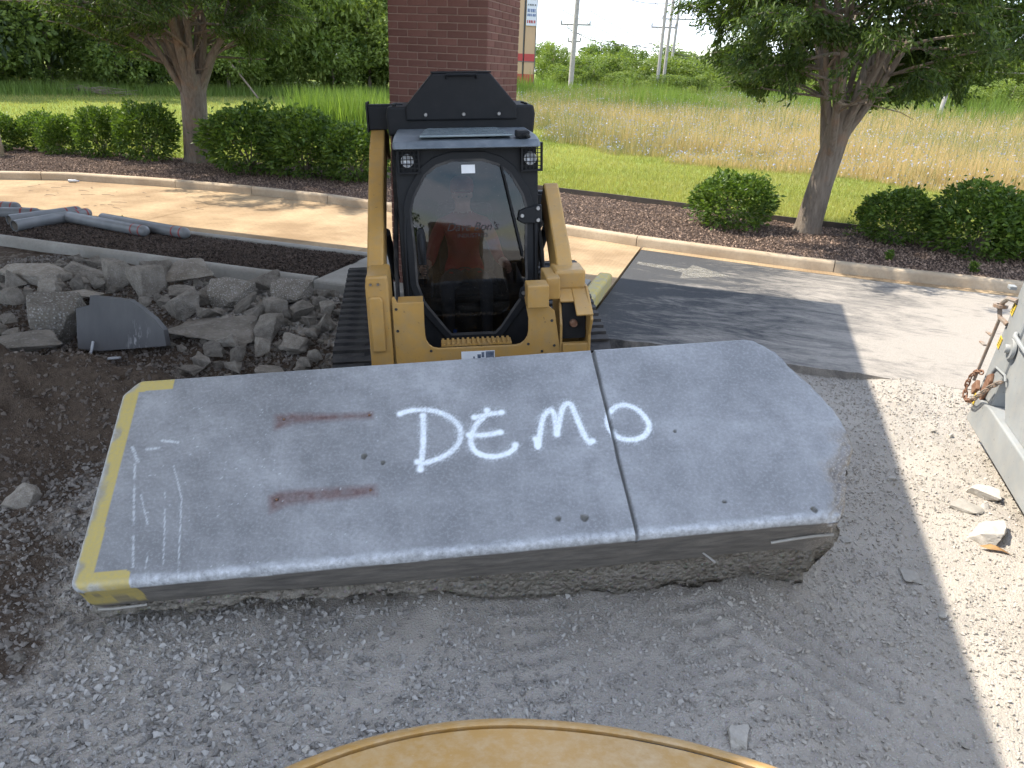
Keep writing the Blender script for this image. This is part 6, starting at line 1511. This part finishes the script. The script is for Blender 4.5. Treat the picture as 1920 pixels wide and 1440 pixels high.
# clump of long bright grass behind the dark shrubs
n = 2600; a = rg.random(n) * 6.283; rr_ = rg.random(n) ** .6
u = -14.5 + 3.0 * rr_ * np.cos(a); v = 26.5 + 1.6 * rr_ * np.sin(a)
blades('long_grass_clump', u, v, .9 + .9 * rg.random(n), .028 + 0 * u, 'blade_tall', 6, label='clump of long bright green grass behind the dark shrubs by the loader', lean=.45, kind='stuff')

# ================================================================== FAR THINGS
def pole(u, v, h, r0, r1, arm, label, lean=(0, 0), wood=True):
    z = float(th(u, v)); root = empty('utility_pole', (u, v, z))
    MB().tube([(0, 0, -.3), (lean[0] * .5, lean[1] * .5, h / 2), (lean[0], lean[1], h)], [r0, (r0 + r1) / 2, r1], 12).build('shaft', 'wood_grey', root, smooth=True)
    for za, L in arm:
        k = za / h; mb = MB(); mb.box((lean[0] * k, lean[1] * k, za), (L, .14, .14)); mb.tube([(lean[0] * k - L * .3, lean[1] * k, za), (lean[0] * k, lean[1] * k, za - L * .35)], .03, 5); ca = mb.build('crossarm', 'wood_grey', root)
        for sx in (-.48, .48): MB().lathe([(.0001, .3), (.05, .28), (.07, .1), (.05, 0)], (lean[0] * k + L * sx, lean[1] * k, za + .05), 'z', 8).build('insulator', 'sign_dark', root)
    tag(root, label, 'utility pole', 'utility poles beyond the meadow')
    return Vector((u, v, z))
pA = pole(-17.5, 73.5, 18, .25, .18, [(5.6, 2.8), (4.2, 1.2)], 'thick grey utility pole with crossarm nearest the sign tower', (.3, 0))
pB = pole(-9.5, 74.0, 17, .16, .12, [(5.6, 2.2)], 'taller pole of the close pair beside the right tree crown', (.15, 0))
pC = pole(-9.1, 75.2, 17, .15, .11, [], 'slimmer pole of the close pair beside the right tree crown', (.2, 0))
pD = pole(-10.5, 92, 12, .18, .12, [(7.2, 3.4)], 'small distant pole with crossarm behind the close pair', (.3, 0))
pE = pole(11.2, 58, 3.2, .15, .12, [], 'leaning grey pole in front of the right-hand trees', (.25, .1))
def wire(a, b, sag, label, r_=.03):
    a, b = Vector(a), Vector(b); pts = []
    for k in range(15):
        t = k / 14; p = a.lerp(b, t); p.z -= sag * 4 * t * (1 - t); pts.append(p)
    tag(MB().tube(pts, r_, 4, cap=False).build('overhead_wire', 'wire'), label, 'wire', 'overhead wires between the poles')
WL = 'thin overhead wire sagging across the sky right of the sign tower'
zA = pA.z
for (dx, z0) in ((-1.3, 6.8), (1.3, 6.8), (.4, 12)):
    wire((pA.x + dx, pA.y, zA + z0), (pB.x + dx * .5 + 3, pB.y + 40, zA + z0 * .55), 1.0, WL)
for (dx, z0) in ((-.8, 5.4), (.8, 9.5), (0, 13)):
    wire((pA.x + dx, pA.y, zA + z0), (pB.x + dx, pB.y, zA + z0 * .8), .8, WL)
wire((pA.x, pA.y, zA + 5), (pD.x, pD.y, pD.z + 4.4), .5, 'lowest overhead wire crossing in front of the far trees')
for (z0, lab) in ((3.9, 'upper wire at the right edge above the leaning pole'), (3.1, 'lower wire at the right edge at the leaning pole')):
    wire((pE.x + .9, pE.y, pE.z + z0), (pE.x + 30, pE.y - 12, pE.z + z0 + .4), .3, lab)
# sign tower beyond the column
sg_ = empty('sign_tower', (-23.0, 75.0, float(th(-23.0, 75))), (0, 0, R(32))); tag(sg_, 'tall tan and red sign tower with white panel behind the brick column', 'sign tower')
MB().bx(-.75, .05, -.5, .5, 0, 9.4).build('tower_leg', 'sign_tan', sg_); MB().bx(.25, 1.25, -.5, .5, 0, 9.4).build('tower_leg', 'sign_tan', sg_)
MB().bx(.05, .25, -.3, .3, 0, 9.4).build('tower_web', 'sign_dark', sg_); MB().bx(1.25, 1.32, -.55, .5, .0, 9.6).build('tower_edge', 'sign_dark', sg_)
for (a, b) in ((0, 1.15), (2.3, 2.95)):
    for x0, x1 in ((-.77, .07), (.23, 1.26)): MB().bx(x0, x1, -.53, .5, a, b).build('red_band', 'sign_red', sg_)
MB().bx(-.78, 1.33, -.54, .5, 2.22, 2.29).build('dark_band', 'sign_dark', sg_)
pn = MB().bx(.26, 1.24, -.62, -.505, 5.4, 9.3).build('sign_panel', 'sign_white', sg_)
for k, (z, mt, hh1) in enumerate([(5.62, 'sign_red', .25), (6.2, 'sign_blue', .22), (6.55, 'sign_blue', .28), (7.1, 'sign_dark', .14), (7.6, 'sign_red', .16), (8.1, 'sign_blue', .2), (8.6, 'sign_dark', .2)]):
    for j in range(5): MB().bx(.34 + j * .17, .34 + j * .17 + (.12 if (j + k) % 3 else .08), -.64, -.622, z, z + hh1).build('panel_lettering', mt, pn)
# house roof at the far right, brush pile, leaning trunk, lamp base, bottle
hs = empty('house', (23.2, 66, float(th(21, 66)) - 1.3)); tag(hs, 'low grey-roofed house among the trees at the right edge', 'house')
MB().bx(-4, 4, -3, 3, 0, 2.4).build('wall', 'house_wall', hs); MB().prism([(-3.4, 2.4), (3.4, 2.4), (0, 3.7)], -4.4, 4.4, 'x').build('roof', 'house_roof', hs)
bp = MB(); rb = random.Random(8)
for k in range(90):
    a = rb.gauss(.2, .5); c = Vector((rb.gauss(0, 1.5), rb.gauss(0, .6), rb.uniform(.05, .6))); L = rb.uniform(.6, 1.6); d = Vector((math.cos(a), math.sin(a), rb.gauss(0, .12))) * L
    bp.tube([c - d, c + Vector((0, 0, rb.uniform(-.05, .1))), c + d], [.03, .025, .01], 5)
tag(bp.build('brush_pile', 'stick', None, loc=(-34.6, 34, float(th(-34.6, 34))), scale=.6), 'low pile of cut grey branches at the edge of the left wood', 'brush pile')
tag(MB().tube([(-28.2, 40.0, .4), (-28.9, 40, 1.2), (-30.1, 40, 2.5)], [.06, .055, .04], 8).build('leaning_branch', 'stick', smooth=True), 'bare dead branch leaning from the left tree crown to the lawn', 'branch')
tag(MB().lathe([(.0001, 0), (.27, 0), (.27, .64), (.25, .68), (.0001, .69)], (-17.25, 13.75, .2), 'z', 28).build('lamp_base', 'tan_concrete', smooth=True, ang=40), 'tan round concrete lamp base at the left edge among the shrubs', 'lamp base')
ck = empty('crushed_bottle', (-13.72, 12.55, .135), (0, R(90), R(20))); tag(ck, 'crushed clear plastic bottle lying against the far kerb', 'bottle')
MB().lathe([(.0001, 0), (.03, 0), (.032, .02), (.026, .07), (.032, .13), (.02, .16), (.012, .19)], seg=14).build('bottle_body', 'strap', ck, smooth=True); MB().lathe([(.0001, .21), (.014, .21), (.014, .19)], seg=12).build('bottle_cap', 'sign_blue', ck)

pal = [o for o in bpy.data.objects if o.get('label') == 'bright yellow-green tree at the sunny edge of the left wood']
for k, o in enumerate(sorted(pal, key=site_x)):
    o['label'] = 'bright yellow-green tree at the sunny edge of the left wood, %s from the left' % ORD[k]
